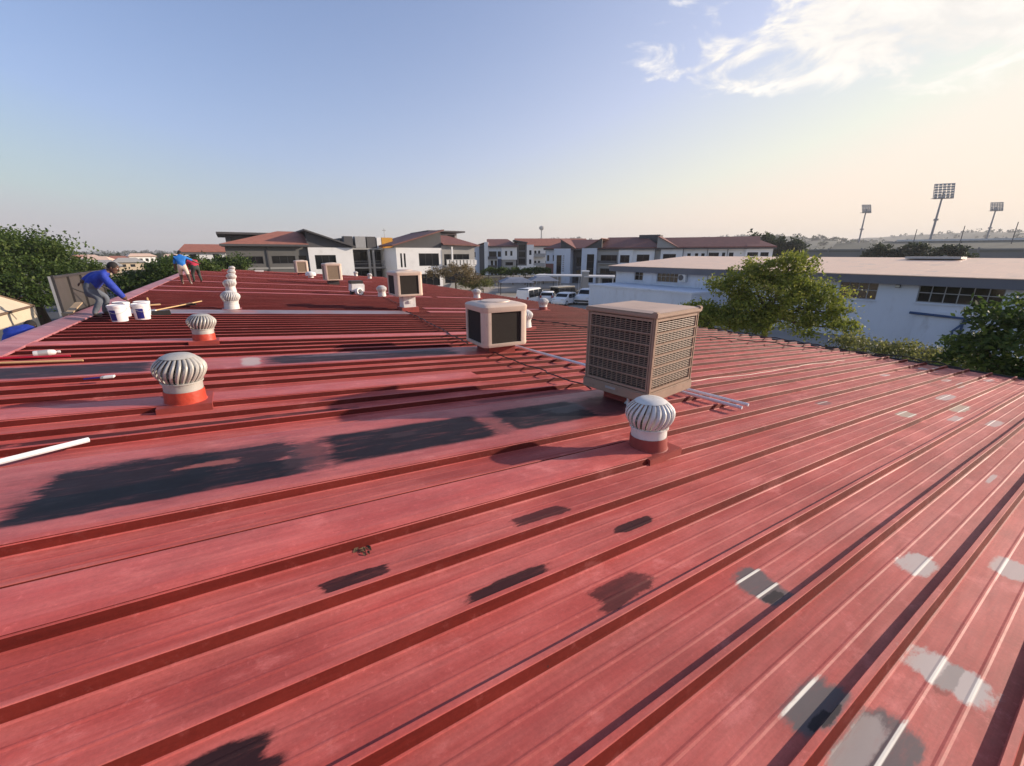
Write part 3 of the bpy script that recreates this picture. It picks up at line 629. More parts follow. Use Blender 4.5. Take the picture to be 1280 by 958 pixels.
# ------------------------------------------------------------------ people
skin_m = mat('skin', (.10, .05, .032), .55, 0, .08, 8)
blue_cloth = mat('blue_overall', (.014, .040, .33), .75, 0, .3, 7, bump=.7, bscale=11)
khaki = mat('worn_trousers', (.10, .115, .14), .85, 0, .3, 6, bump=.6, bscale=10)
blue_tee = mat('bright_blue_shirt', (.012, .16, .52), .8, 0, .15, 6, bump=.5, bscale=10)
cream_short = mat('cream_shorts', (.60, .52, .42), .85, 0, .12, 6, bump=.5, bscale=10)
red_shirt = mat('red_shirt', (.42, .02, .05), .8, 0, .15, 6)
dark_trouser = mat('dark_green_trousers', (.035, .045, .038), .85, 0, .15, 6)
hair_m = mat('hair', (.01, .008, .008), .8, 0, .3, 30, bump=.6, bscale=120)
boot = mat('boot', (.07, .06, .05), .6); shoe_pale = mat('pale_shoe', (.45, .43, .40), .7)
def person(loc, rz, J, mats, bones, label, hands=(), head=None, look=(1, 0, 0), hair=True, sup=None):
    "J: joint -> (x, y, z, radius); bones: (a, b, material index); one skinned surface"
    root = empty('person', loc, rz, label, 'person')
    names = list(J); idx = {k: i for i, k in enumerate(names)}
    me = bpy.data.meshes.new('tmp'); me.from_pydata([J[k][:3] for k in names], [(idx[a], idx[b_]) for a, b_, _ in bones], [])
    o = bpy.data.objects.new('tmp', me); C.objects.link(o)
    md = o.modifiers.new('skin', 'SKIN'); md.use_smooth_shade = True
    for i, k in enumerate(names):
        sv = me.skin_vertices[0].data[i]; r = J[k][3]; sv.radius = r if isinstance(r, tuple) else (r, r); sv.use_root = (k == 'pelvis')
    ss = o.modifiers.new('sub', 'SUBSURF'); ss.levels = 2; ss.render_levels = 2
    dg = bpy.context.evaluated_depsgraph_get(); dg.update(); ev = o.evaluated_get(dg); src = ev.to_mesh()
    mb = MB(); mb.v = [tuple(v.co) for v in src.vertices]; mb.f = [tuple(p_.vertices) for p_ in src.polygons]
    seg = [(Vector(J[a][:3]), Vector(J[b_][:3]), mi) for a, b_, mi in bones]
    for p_ in src.polygons:
        c = p_.center; best = 9; m_ = 0
        for a, b_, mi in seg:
            d = b_-a; tt = max(0, min(1, (c-a).dot(d)/max(d.length_squared, 1e-9))); q = (c-(a+d*tt)).length
            if q < best: best = q; m_ = mi
        mb.m.append(m_)
    ev.to_mesh_clear(); bpy.data.objects.remove(o)
    # hands: palm is the skinned wrist end; five tapered bent fingers rooted in it
    for (hn, fwd, side, mi) in hands:
        b0 = Vector(J[hn][:3]); f_ = Vector(fwd).normalized(); s_ = Vector(side).normalized(); dn = f_.cross(s_)
        for k, (off, ln) in enumerate(((-.032, .070), (-.011, .082), (.011, .078), (.031, .060))):
            a = b0+s_*off; mb.tube([a-f_*.01, a+f_*ln*.5, a+f_*ln*.8+dn*ln*.25, a+f_*ln*.95+dn*ln*.5], [.0105, .0095, .0085, .006], 6, mi)
        a = b0-f_*.03-s_*.035; mb.tube([a, a+f_*.03-s_*.03+dn*.01, a+f_*.065-s_*.035+dn*.03], [.012, .011, .007], 6, mi)
    body = mb.build('body', mats, root, True)
    for p_ in body.data.polygons: p_.use_smooth = True
    if head:
        hc, hr, mi = head; hc = Vector(hc); lk_ = Vector(look).normalized(); sd_ = lk_.cross(Vector((0, 0, 1))).normalized(); up_ = sd_.cross(lk_)
        Mh = Matrix((lk_, -sd_, up_)).transposed()
        def hp(x, y, z): return hc+Mh @ Vector((x, y, z))
        fb = MB()
        V = MB(); V.ball((0, 0, 0), (hr*.98, hr*.80, hr*1.18), 16, 10); fb.add([hp(*v) for v in V.v], V.f, 0)
        V = MB(); V.ball((hr*.28, 0, -hr*.75), (hr*.62, hr*.58, hr*.5), 12, 8); fb.add([hp(*v) for v in V.v], V.f, 0)
        fb.tube([hp(hr*.93, 0, hr*.15), hp(hr*1.13, 0, -hr*.25), hp(hr*.9, 0, -hr*.32)], [hr*.09, hr*.16, hr*.1], 6)
        for s in (-1, 1):
            V = MB(); V.ball((-hr*.05, s*hr*.82, -hr*.1), (hr*.16, hr*.09, hr*.28), 8, 6); fb.add([hp(*v) for v in V.v], V.f, 0)
        fb.tube([hp(hr*.80, -hr*.26, -hr*.72), hp(hr*.93, 0, -hr*.70), hp(hr*.80, hr*.26, -hr*.72)], hr*.07, 6)
        hd = fb.build('head', skin_m, root, True)
        eb = MB()
        for s in (-1, 1):
            V = MB(); V.ball((hr*.84, s*hr*.30, hr*.08), hr*.1, 8, 6); eb.add([hp(*v) for v in V.v], V.f, 0)
        eb.build('eyes', white_paint, hd, True)
        if hair:
            V = MB(); V.ball((-hr*.10, 0, hr*.2), (hr*1.0, hr*.86, hr*1.06), 16, 10); hb = MB(); hb.add([hp(*v) for v in V.v], V.f, 0); hb.build('hair', hair_m, hd, True)
    return root
STD_B = lambda sh, sl_, tr, sk, ft: [('pelvis', 'waist', sh), ('waist', 'chest', sh), ('chest', 'neck', sh), ('neck', 'skull', sk),
  ('chest', 'shL', sh), ('shL', 'elL', sh), ('elL', 'wrL', sl_), ('wrL', 'haL', sk), ('chest', 'shR', sh), ('shR', 'elR', sh), ('elR', 'wrR', sl_), ('wrR', 'haR', sk),
  ('pelvis', 'hipL', tr), ('hipL', 'knL', tr), ('knL', 'anL', tr if True else sk), ('anL', 'toL', ft), ('pelvis', 'hipR', tr), ('hipR', 'knR', tr), ('knR', 'anR', tr), ('anR', 'toR', ft)]
# worker bending over the buckets: x = facing, y = away from the street camera side
J1 = dict(pelvis=(-.10, 0, .66, (.19, .17)), waist=(.02, 0, .78, (.19, .165)), chest=(.26, 0, .94, (.215, .165)), neck=(.42, 0, 1.02, .065), skull=(.49, -.01, 1.05, .07),
  shL=(.27, .20, .95, .085), elL=(-.02, .34, .92, .09), wrL=(-.24, .28, .80, .065), haL=(-.31, .25, .76, .04),
  shR=(.32, -.20, .92, .085), elR=(.50, -.27, .66, .085), wrR=(.64, -.20, .44, .06), haR=(.69, -.17, .37, .04),
  hipL=(-.08, .10, .60, .10), knL=(.19, .16, .42, .072), anL=(.04, .19, .09, .058), toL=(.20, .20, .04, .045),
  hipR=(-.08, -.10, .60, .10), knR=(.12, -.15, .40, .072), anR=(-.10, -.17, .09, .058), toR=(.07, -.18, .04, .045))
J1 = {k: (v[0]*.78, v[1], v[2], v[3]) for k, v in J1.items()}
person(RP(13.25, -2.62, 0), YAW, J1, [blue_cloth, khaki, skin_m, boot], STD_B(0, 0, 1, 2, 3), 'worker in blue overall jacket bending over white paint buckets', [('haR', (.5, .1, -.9), (.1, 1, 0), 2), ('haL', (-.8, -.2, -.5), (.1, 1, 0), 2)], ((.425, -.01, 1.09), .105, 2), (.85, -.15, -.35))
# worker walking away in blue shirt and pale shorts (x = away along the ridge)
J2 = dict(pelvis=(0, 0, .86, (.15, .12)), waist=(.02, 0, 1.0, (.15, .12)), chest=(.10, 0, 1.24, (.19, .125)), neck=(.20, 0, 1.36, .06), skull=(.27, 0, 1.40, .065),
  shL=(.10, .20, 1.26, .075), elL=(.08, .27, .98, .055), wrL=(.12, .28, .74, .04), haL=(.13, .28, .67, .036),
  shR=(.12, -.20, 1.26, .075), elR=(.22, -.42, 1.13, .055), wrR=(.34, -.62, 1.00, .04), haR=(.38, -.67, .97, .036),
  hipL=(0, .10, .80, .115), knL=(.16, .12, .47, .08), anL=(.08, .12, .09, .048), toL=(.24, .13, .035, .042),
  hipR=(0, -.10, .80, .115), knR=(-.02, -.16, .46, .08), anR=(-.26, -.22, .11, .048), toR=(-.12, -.24, .035, .042))
b2 = [(a, b_, (2 if (a, b_) in (('elL', 'wrL'), ('elR', 'wrR'), ('knL', 'anL'), ('knR', 'anR')) else m_)) for a, b_, m_ in STD_B(0, 0, 1, 2, 3)]
person(RP(26.1, -1.95, 0), YAW+R_(90), J2, [blue_tee, cream_short, skin_m, shoe_pale], b2, 'worker in bright blue shirt and cream shorts walking away along the ridge', [('haR', (.5, -.7, -.2), (.6, .3, .3), 2), ('haL', (.1, 0, -1), (1, 0, 0), 2)], ((.31, 0, 1.46), .10, 2), (.9, 0, -.45))
# worker in red bent double
J3 = dict(pelvis=(-.15, 0, .80, (.15, .12)), waist=(-.02, 0, .92, (.15, .12)), chest=(.16, 0, 1.10, (.18, .125)), neck=(.30, 0, 1.14, .06), skull=(.36, 0, 1.12, .065),
  shL=(.18, .19, 1.08, .075), elL=(.33, .24, .84, .055), wrL=(.46, .20, .64, .042), haL=(.49, .19, .57, .036),
  shR=(.18, -.19, 1.08, .075), elR=(.30, -.26, .84, .055), wrR=(.45, -.22, .64, .042), haR=(.48, -.21, .57, .036),
  hipL=(-.14, .10, .74, .115), knL=(-.02, .15, .44, .08), anL=(-.10, .16, .09, .052), toL=(.06, .17, .035, .044),
  hipR=(-.14, -.10, .74, .115), knR=(.02, -.14, .43, .08), anR=(-.16, -.15, .09, .052), toR=(.0, -.16, .035, .044))
person(RP(28.6, -1.62, 0), YAW+R_(110), J3, [red_shirt, dark_trouser, skin_m, boot], STD_B(0, 0, 1, 2, 3), 'worker in red shirt and dark trousers bent over beside the ridge', [('haR', (.4, 0, -.9), (0, 1, 0), 2), ('haL', (.4, 0, -.9), (0, 1, 0), 2)], ((.40, 0, 1.13), .10, 2), (.7, 0, -.7))
# worker crouching behind the ridge on the lower canopy
lowroof = empty('street_canopy', RP(8.0, V0-1.25, 0)-Vector((0, 0, 1.0)), YAW, 'low pale concrete canopy along the street side of the red roofed building', 'canopy')
MB().box((-.0, 0, -.09), (1.9, 15, .16)).build('slab', mat('concrete_pale', (.50, .49, .47), .9, 0, .1, 1.2), lowroof)
for yy in (-6.8, -2.3, 2.3, 6.8): MB().box((-.75, yy, -1.72), (.2, .2, 3.1)).build('column', mat('concrete_pale', (.5, .49, .47)), lowroof)
J4 = dict(pelvis=(-.28, 0, .42, (.16, .14)), waist=(-.14, 0, .62, (.16, .14)), chest=(.10, 0, .80, (.20, .15)), neck=(.26, 0, .84, .07), skull=(.33, 0, .82, .07),
  shL=(.12, .20, .78, .085), elL=(.26, .28, .52, .065), wrL=(.42, .22, .34, .048), haL=(.48, .20, .28, .038),
  shR=(.12, -.20, .78, .085), elR=(.24, -.28, .52, .065), wrR=(.40, -.22, .34, .048), haR=(.46, -.20, .28, .038),
  hipL=(-.26, .11, .38, .12), knL=(.12, .18, .46, .088), anL=(-.10, .17, .09, .058), toL=(.06, .18, .04, .045),
  hipR=(-.26, -.11, .38, .12), knR=(.12, -.18, .46, .088), anR=(-.10, -.17, .09, .058), toR=(.06, -.18, .04, .045))
pz = RP(8.0, V0-1.25, 0).z-1.0-.012
p4 = RP(12.3, V0-.62, 0)
person((p4.x, p4.y, pz), YAW+R_(72), J4, [blue_cloth, blue_cloth, skin_m, boot], STD_B(0, 0, 1, 2, 3), 'worker in dark blue crouching behind the ridge flashing', [('haR', (.6, 0, -.7), (0, 1, 0), 2), ('haL', (.6, 0, -.7), (0, 1, 0), 2)], ((.38, 0, .83), .105, 2), (.8, 0, -.6))

# signboard seen from behind, standing above the street wall
sg = empty('signboard', RP(17.2, V0-.55, 0)-Vector((0, 0, 2.02)), YAW, 'back of a grey metal signboard with braces behind the bending worker', 'signboard')
sm = mat('sign_back', (.075, .066, .06), .55, .2, .15, 3)
for k in range(4): MB().box((0, -1.72+1.15*k, 2.02), (.025, 1.14, 1.55)).build('panel', sm, sg)
for y in (-2.3, -1.15, 0, 1.15, 2.3): MB().box((.035, y, 1.95), (.045, .05, 1.75)).build('upright', dark_steel, sg)
for z in (1.28, 2.78): MB().box((.03, -.0, z), (.05, 4.66, .055)).build('rail', dark_steel, sg)
for y in (-1.15, 1.15): MB().tube([(.05, y, 2.45), (.55, y+.9, 1.95)], .022, 6).build('brace', dark_steel, sg)
for y in (-2.0, 2.0): MB().box((0, y, .55), (.10, .10, 1.9)).build('post', dark_steel, sg)
MB().box((-.02, -2.31, 2.0), (.05, .04, 1.6)).build('edge_trim', galv, sg)
t = empty('timber_plank', RP(13.6, V0-.05, .0), YAW+R_(85), 'pale timber plank resting against the ridge beside the signboard', 'plank')
MB().box((.15, 0, .14), (.75, .13, .03), Matrix.Rotation(R_(-14), 3, 'Y')).build('board', mat('old_wood', (.36, .26, .16), .8, 0, .25, 6), t)
MB().box((-.05, .10, .03), (.12, .10, .08)).build('block', mat('old_wood', (.36, .26, .16)), t)

# ------------------------------------------------------------------ ground, hills
def ground():
    m, t, b = mat_nodes('ground'); lk = t.links.new
    tcn = t.nodes.new('ShaderNodeTexCoord'); a = t.nodes.new('ShaderNodeTexNoise'); a.inputs['Scale'].default_value = .02; a.inputs['Detail'].default_value = 8; lk(tcn.outputs['Object'], a.inputs['Vector'])
    b2_ = t.nodes.new('ShaderNodeTexNoise'); b2_.inputs['Scale'].default_value = .6; b2_.inputs['Detail'].default_value = 6; lk(tcn.outputs['Object'], b2_.inputs['Vector'])
    r = t.nodes.new('ShaderNodeValToRGB'); lk(a.outputs[0], r.inputs[0]); e = r.color_ramp.elements
    e[0].position = .38; e[0].color = (.05, .06, .03, 1); e[1].position = .62; e[1].color = (.22, .17, .11, 1); q = e.new(.5); q.color = (.13, .12, .08, 1)
    mx = t.nodes.new('ShaderNodeMix'); mx.data_type = 'RGBA'; mx.blend_type = 'MULTIPLY'; mx.inputs[0].default_value = .5; lk(r.outputs[0], mx.inputs[6]); lk(b2_.outputs[0], mx.inputs[7])
    lk(mx.outputs[2], b.inputs['Base Color']); b.inputs['Roughness'].default_value = .95
    return m
gm = ground()
o = MB().add([(-2600, -200, 0), (2600, -200, 0), (2600, 3200, 0), (-2600, 3200, 0)], [(0, 1, 2, 3)]).build('ground', gm); tag(o, kind='structure')
def sheet(name, pts, m_, z):
    o = MB().add([(x, y, z) for x, y in pts], [tuple(range(len(pts)))]).build(name, m_); return tag(o, kind='structure')
def W2(u, s): p = d1*u+hh*s; return (p.x, p.y)
paving = mat('yard_paving', (.30, .27, .235), .9, 0, .15, .25, bump=.2, bscale=6)
sheet('parking_yard', [W2(-30, 15), W2(64, 15), (0, 122), (60, 95), W2(-20, 37.5)], paving, .02)
sheet('street', [W2(-60, -22), W2(260, -22), W2(260, -9), W2(-60, -9)], tarmac, .02)
sheet('pavement', [W2(-60, -9), W2(120, -9), W2(120, -3.2), W2(-60, -3.2)], mat('paving_pale', (.28, .25, .21), .9, 0, .12, .6), .12)
def hills():
    rg = np.random.RandomState(3); nx, ny = 150, 12; P = []; F = []
    for j in range(ny):
        for i in range(nx):
            a = R_(-75+160*i/(nx-1)); dd = 650+1500*j/(ny-1)
            hgt = 50*max(0, math.sin(min(1, (a+R_(25))/R_(45))*math.pi/2)) if a > -R_(25) else 0
            pr = math.sin(min(1, j/(ny-1)*1.15)*math.pi/2)
            z = -2+(hgt+9)*pr*(.85+.22*math.sin(i*.31+j*.5)+.10*math.sin(i*.83+1.3*j))+rg.uniform(-1, 1)
            P.append((math.sin(a)*dd, math.cos(a)*dd, z if j else -2))
    for j in range(ny-1):
        for i in range(nx-1): F.append((j*nx+i, j*nx+i+1, (j+1)*nx+i+1, (j+1)*nx+i))
    o = MB().add(P, F).build('hills', mat('hill_cover', (.055, .062, .035), .95, 0, .4, .03), None, True); tag(o, kind='structure'); return o, P, nx, ny
hill_o, HPTS, HNX, HNY = hills()

# ------------------------------------------------------------------ trees
def leaf_mesh(name, pts, size, m_, rg, tints, flat=.5):
    n = len(pts); pts = np.asarray(pts)
    a = rg.normal(size=(n, 3)); a /= np.linalg.norm(a, axis=1)[:, None]
    up = np.array([0, 0, 1.0]); nrm = a+flat*up; nrm /= np.linalg.norm(nrm, axis=1)[:, None]
    t = np.cross(nrm, rg.normal(size=(n, 3))); t /= np.linalg.norm(t, axis=1)[:, None]; b = np.cross(nrm, t)
    s = size*rg.uniform(.6, 1.35, size=(n, 1)); s2 = s*.55
    V = np.stack([pts-t*s, pts+b*s2-nrm*s*.12, pts+t*s, pts-b*s2-nrm*s*.12], 1).reshape(-1, 3)
    me = bpy.data.meshes.new(name); me.vertices.add(4*n); me.vertices.foreach_set('co', V.ravel())
    me.loops.add(4*n); me.loops.foreach_set('vertex_index', np.arange(4*n, dtype=np.int32)); me.polygons.add(n); me.polygons.foreach_set('loop_start', np.arange(0, 4*n, 4, dtype=np.int32))
    try: me.polygons.foreach_set('loop_total', np.full(n, 4, dtype=np.int32))
    except Exception: pass
    at = me.attributes.new('tint', 'FLOAT', 'FACE'); at.data.foreach_set('value', np.asarray(tints, dtype=np.float32))
    me.materials.append(m_); me.update(calc_edges=True); return me
leaf_dark = leaf_mat('leaf_dark', (.03, .058, .013), (.07, .115, .023), (.14, .18, .04))
leaf_mid = leaf_mat('leaf_mid', (.10, .13, .022), (.22, .26, .042), (.38, .35, .08))
leaf_olive = leaf_mat('leaf_olive', (.09, .10, .035), (.18, .19, .06), (.28, .26, .09))
leaf_drym = leaf_mat('leaf_dry', (.10, .075, .035), (.19, .145, .07), (.28, .22, .12))
leaf_far = leaf_mat('leaf_far', (.02, .035, .018), (.035, .05, .025), (.06, .075, .035))
def tree(name, loc, label, blobs, lm, n, size, seed, trunk_r=.16, clump=.55, per=60, group=None, cat='tree', rz=0, twig=True, base=(0, 0)):
    """blobs: (x, y, z, rx, ry, rz) in metres from the tree foot"""
    t = empty(name, loc, rz, label, cat, group); rg = np.random.RandomState(seed)
    vol = np.array([b[3]*b[4]*b[5] for b in blobs])**.67; vol = vol/vol.sum()
    pts = []; tint = []; cent = []
    nc = max(6, n//per)
    for b, f in zip(blobs, vol):
        for k in range(max(3, int(nc*f))):
            d = rg.normal(size=3); d /= np.linalg.norm(d)
            if d[2] < -.45: d[2] *= -.5
            r = rg.uniform(.45, 1.03)**.6
            c = np.array(b[:3])+d*np.array(b[3:])*r
            m_ = int(per*rg.uniform(.5, 1.5)); cs = clump*rg.uniform(.55, 1.25)
            q = c+rg.normal(size=(m_, 3))*np.array([cs, cs, cs*.62])*.5
            pts.append(q); tint.append(np.clip(rg.uniform(.15, .75)+rg.normal(size=m_)*.16, 0, 1)); cent.append(c)
    pts = np.concatenate(pts); tint = np.concatenate(tint)
    ok = pts[:, 2] > .15; pts = pts[ok]; tint = tint[ok]
    inst(leaf_mesh('crown', pts, size, lm, rg, tint), 'crown', t)
    top = max(b[2] for b in blobs); mb = MB(); bx_, by_ = base
    cz = blobs[0][2]; hub = Vector((blobs[0][0]*.6, blobs[0][1]*.6, max(.6, (cz-blobs[0][5]*.75))))
    mid = hub*.5+Vector((rg.uniform(-.1, .1), rg.uniform(-.1, .1), 0))
    mb.tube([(bx_, by_, -.05), mid, hub], [trunk_r*1.25, trunk_r*.95, trunk_r*.8], 8)
    for b in blobs:
        c = Vector(b[:3]); mid = (hub+c)/2+Vector((0, 0, -.15*b[5])); mb.tube([hub, mid, c], [trunk_r*.62, trunk_r*.42, trunk_r*.2], 6)
        if twig:
            for k in range(5):
                e = cent[rg.randint(len(cent))]; 
                if np.linalg.norm(e-np.array(b[:3])) < max(b[3:])*1.3: mb.tube([c*.6+hub*.4, (c+Vector(e))/2, Vector(e)], [trunk_r*.3, trunk_r*.18, .012], 5)
    mb.build('trunk', bark, t, True)
    return t
# big street tree at the left, tree row behind the ridge
tree('street_tree', (-38, 34, 0), 'large dense dark green street tree rising at the roof\'s street side', [(-.5, 0, 4.3, 4.6, 4.6, 2.5), (-4.5, -3.2, 3.9, 4.5, 4.5, 2.2), (1.6, 1.4, 3.7, 2.2, 2.2, 1.9), (-2.0, 1.0, 6.2, 3.4, 3.4, 1.5), (.5, -2.5, 3.0, 3.0, 3.0, 1.7), (-8, -5.5, 3.9, 4, 4, 2.6)], leaf_dark, 48000, .125, 1, .35, 1.15, 110)
tree('hedge_tree', (-29.3, 36.9, 0), 'broad dark green tree behind the ridge between the two groups of workers', [(0, 0, 3.5, 2.5, 2.4, 2.0), (-1.6, -1.0, 3.4, 1.7, 1.7, 1.5), (1.7, 1.3, 3.9, 1.6, 1.6, 1.5), (.6, -.8, 2.3, 2.2, 2.0, 1.5)], leaf_dark, 15000, .13, 2, .22, .8, 90)
tree('hedge_tree', (-34.5, 50.5, 0), 'dark green tree beside the left corner of the grey building', [(0, 0, 4.0, 2.3, 2.3, 2.0), (1.7, .9, 4.2, 1.5, 1.5, 1.7), (-2.4, -1.6, 4.0, 2.0, 2.0, 1.5)], leaf_dark, 10000, .14, 3, .2, .8, 90)
# light green tree beyond the right eaves
tree('garden_tree', (13.5, 22.1, 0), 'sunlit loose green tree in front of the pale blue hall', [(0, 0, 4.1, 2.1, 2.1, 1.5), (.5, -.3, 5.35, 1.2, 1.2, .75), (-.9, .6, 4.9, 1.1, 1.1, .8), (-1.8, 1.2, 4.2, 1.0, 1.0, .7), (1.6, -1.2, 3.6, 1.4, 1.4, 1.2), (-.8, .5, 3.0, 1.4, 1.4, 1.2), (2.0, -1.6, 2.5, 1.2, 1.2, .95), (.5, -.5, 2.6, 1.6, 1.6, 1.3)], leaf_mid, 24000, .075, 5, .15, .46, 55)
tree('garden_bush', (10.6, 23.2, 0), 'leafy green bush next to the louvred cooler\'s right side, past the eaves', [(0, 0, 2.6, 1.4, 1.4, .8), (.9, -.3, 2.4, 1.2, 1.2, .75), (1.9, -1.2, 2.3, 1.1, 1.1, .8)], leaf_mid, 12000, .075, 6, .1, .42, 46, None, 'bush')
tree('garden_bush', (16.6, 17.2, 0), 'thin pale olive bush along the gutter between the two right hand trees', [(0, 0, 1.7, 1.5, 1.3, .75), (1.2, -.9, 1.75, 1.0, 1.0, .6), (-1.2, 1.0, 1.9, 1.1, 1.1, .7)], leaf_olive, 5200, .07, 7, .08, .5, 34, None, 'bush')
tree('garden_tree', (15.95, 12.3, 0), 'dense dark green tree at the right end of the eaves', [(0, 0, 3.6, 1.9, 1.9, 1.3), (.9, -1.2, 4.3, 1.5, 1.5, .95), (-.9, .7, 2.9, 1.1, 1.1, .8), (.4, -.8, 2.3, 1.9, 1.9, 1.0), (1.4, -2.0, 3.2, 1.6, 1.6, 1.4), (-.6, .2, 2.2, 1.2, 1.2, .7)], leaf_dark, 19000, .085, 8, .14, .46, 55)
# dry shrub past the roof end, young trees in the yard
tree('dry_shrub', (-7.6, 57.5, 0), 'dry brown half bare shrub tree past the roof end before the white gable', [(0, 0, 3.4, 2.6, 2.0, 1.3), (-2.6, .6, 3.3, 1.7, 1.6, .9), (2.6, -.5, 2.6, 1.6, 1.6, .9)], leaf_drym, 3800, .11, 9, .12, .6, 34, None, 'shrub')
tree('green_shrub', (-3.9, 57.6, 0), 'dull green shrub at the foot of the dry brown shrub', [(0, 0, 2.0, 1.5, 1.4, .9), (-2.2, .3, 1.9, 1.4, 1.3, .9)], leaf_olive, 2600, .12, 10, .1, .6, 40, None, 'shrub')
yt = [(-4.6, 84.8), (-2.2, 84.6), (.2, 85.2), (2.6, 84.8), (4.6, 86), (6.4, 87)]
for i, (x, y) in enumerate(yt): tree('yard_tree', (x, y, 0), 'small round green tree in the row before the white apartment block', [(0, 0, 2.35, 1.5, 1.4, .85), (.4, 0, 2.8, .9, .9, .5)], leaf_dark, 1800, .14, 20+i, .09, .5, 40, 'young trees in the yard')
for i, (x, y, s) in enumerate(((83.5, 147, 1.0), (90, 144, .8))): tree('round_tree', (x, y, 0), ['tall dark round tree touching the end of the long white block', 'lower dark round tree standing free past the long white block'][i], [(0, 0, 8.2*1, 5.5*s, 5.5*s, 4.2*s), (2, 1, 6, 5*s, 5*s, 3*s)], leaf_far, 2600, .5, 30+i, .3, 1.6, 60, 'dark trees behind the long block')
for i, (x, y, s) in enumerate(((90.0, 107.5, 1.0), (95.0, 103.5, 1.1), (100, 99.5, .8))): tree('round_tree', (x, y, 0), ['dark bushy tree behind the pale roofed hall, left of the hall\'s skylight', 'dark bushy tree behind the skylight of the pale roofed hall', 'dark bushy tree behind the pale roofed hall, below the tallest floodlight mast'][i], [(0, 0, 5.6, 3.4*s, 3.4*s, 2.4*s), (1.5, -1.5, 4.6, 2.6*s, 2.6*s, 2*s)], leaf_far, 2200, .34, 40+i, .25, 1.2, 60, 'dark trees behind the hall')

# far wood on the hills: tiny crowns, one mass
def far_wood():
    rg = np.random.RandomState(11); pts = []; tint = []
    H = np.array(HPTS).reshape(HNY, HNX, 3)
    for k in range(2600):
        j = rg.randint(1, HNY-1); i = rg.randint(0, HNX-1); f = rg.rand(); c = H[j, i]*(1-f)+H[j, i+1]*f
        if math.atan2(c[0], c[1]) < R_(-15) and rg.rand() < .4: continue
        r = rg.uniform(3, 7); m_ = 16
        d = rg.normal(size=(m_, 3)); d /= np.linalg.norm(d, axis=1)[:, None]
        pts.append(c+d*np.array([r, r, r*.8])*.8+np.array([0, 0, r*.5])); tint.append(np.clip(rg.uniform(.1, .8)+rg.normal(size=m_)*.1, 0, 1))
    # belts of trees on the flat in front of the hills
    for k in range(1500):
        a = rg.uniform(R_(-70), R_(75)); dd = rg.uniform(330, 640); 
        c = np.array([math.sin(a)*dd, math.cos(a)*dd, 0]); r = rg.uniform(2.5, 5.0); m_ = 18
        if a < R_(-5) and rg.rand() < .55: continue
        d = rg.normal(size=(m_, 3)); d /= np.linalg.norm(d, axis=1)[:, None]
        pts.append(c+d*np.array([r, r, r*.7])*.8+np.array([0, 0, r*.6])); tint.append(np.clip(rg.uniform(.1, .8)+rg.normal(size=m_)*.1, 0, 1))
    pts = np.concatenate(pts); tint = np.concatenate(tint)
    o = inst(leaf_mesh('far_wood', pts, 2.6, leaf_far, rg, tint), 'far_wood'); tag(o, 'hazy dark wood covering the far hills', 'wood', None, 'stuff')
far_wood()

# ------------------------------------------------------------------ buildings
def holed_wall(mb, x0, x1, z0, z1, y, ops, depth=.16, mi=0):
    xs = sorted({x0, x1, *[a for o_ in ops for a in o_[:2]]}); zs = sorted({z0, z1, *[a for o_ in ops for a in o_[2:4]]})
    xs = [a for a in xs if x0 <= a <= x1]; zs = [a for a in zs if z0 <= a <= z1]
    for i in range(len(xs)-1):
        for j in range(len(zs)-1):
            cx, cz = (xs[i]+xs[i+1])/2, (zs[j]+zs[j+1])/2
            if any(o_[0] < cx < o_[1] and o_[2] < cz < o_[3] for o_ in ops): continue
            mb.add([(xs[i], y, zs[j]), (xs[i+1], y, zs[j]), (xs[i+1], y, zs[j+1]), (xs[i], y, zs[j+1])], [(0, 1, 2, 3)], mi)
    for o_ in ops:
        a, b_, c_, d_ = o_[:4]; P = [(a, y, c_), (b_, y, c_), (b_, y, d_), (a, y, d_)]; P += [(p_[0], y+depth, p_[2]) for p_ in P]
        mb.add(P, [(i, (i+1) % 4, 4+(i+1) % 4, 4+i) for i in range(4)], mi)
frame_dark = mat('frame_dark', (.04, .04, .042), .5); frame_white = mat('frame_white', (.62, .62, .60), .6); frame_grey = mat('frame_grey', (.30, .30, .30), .6)
def window(par, a, b_, c_, d_, y, fm=None, nx=2, nz=1, depth=.14, gm_=None, bar=.05):
    fm = fm or frame_dark; mb = MB(); yy = y+depth-.05
    for x in (a+bar/2, b_-bar/2): mb.bx(x-bar/2, x+bar/2, yy, yy+.05, c_, d_)
    for z in (c_+bar/2, d_-bar/2): mb.bx(a+bar, b_-bar, yy+.002, yy+.048, z-bar/2, z+bar/2)
    for k in range(1, nx): x = a+(b_-a)*k/nx; mb.bx(x-bar/2, x+bar/2, yy+.004, yy+.046, c_+bar, d_-bar)
    for k in range(1, nz): z = c_+(d_-c_)*k/nz; mb.bx(a+bar, b_-bar, yy+.006, yy+.044, z-bar/2, z+bar/2)
    f = mb.build('window', fm, par)
    for i in range(nx):
        for j in range(nz):
            xa, xb = a+(b_-a)*i/nx, a+(b_-a)*(i+1)/nx; za, zb = c_+(d_-c_)*j/nz, c_+(d_-c_)*(j+1)/nz
            MB().add([(xa, yy+.03, za), (xb, yy+.03, za), (xb, yy+.03, zb), (xa, yy+.03, zb)], [(0, 1, 2, 3)]).build('pane', gm_ or glass, f)
    return f
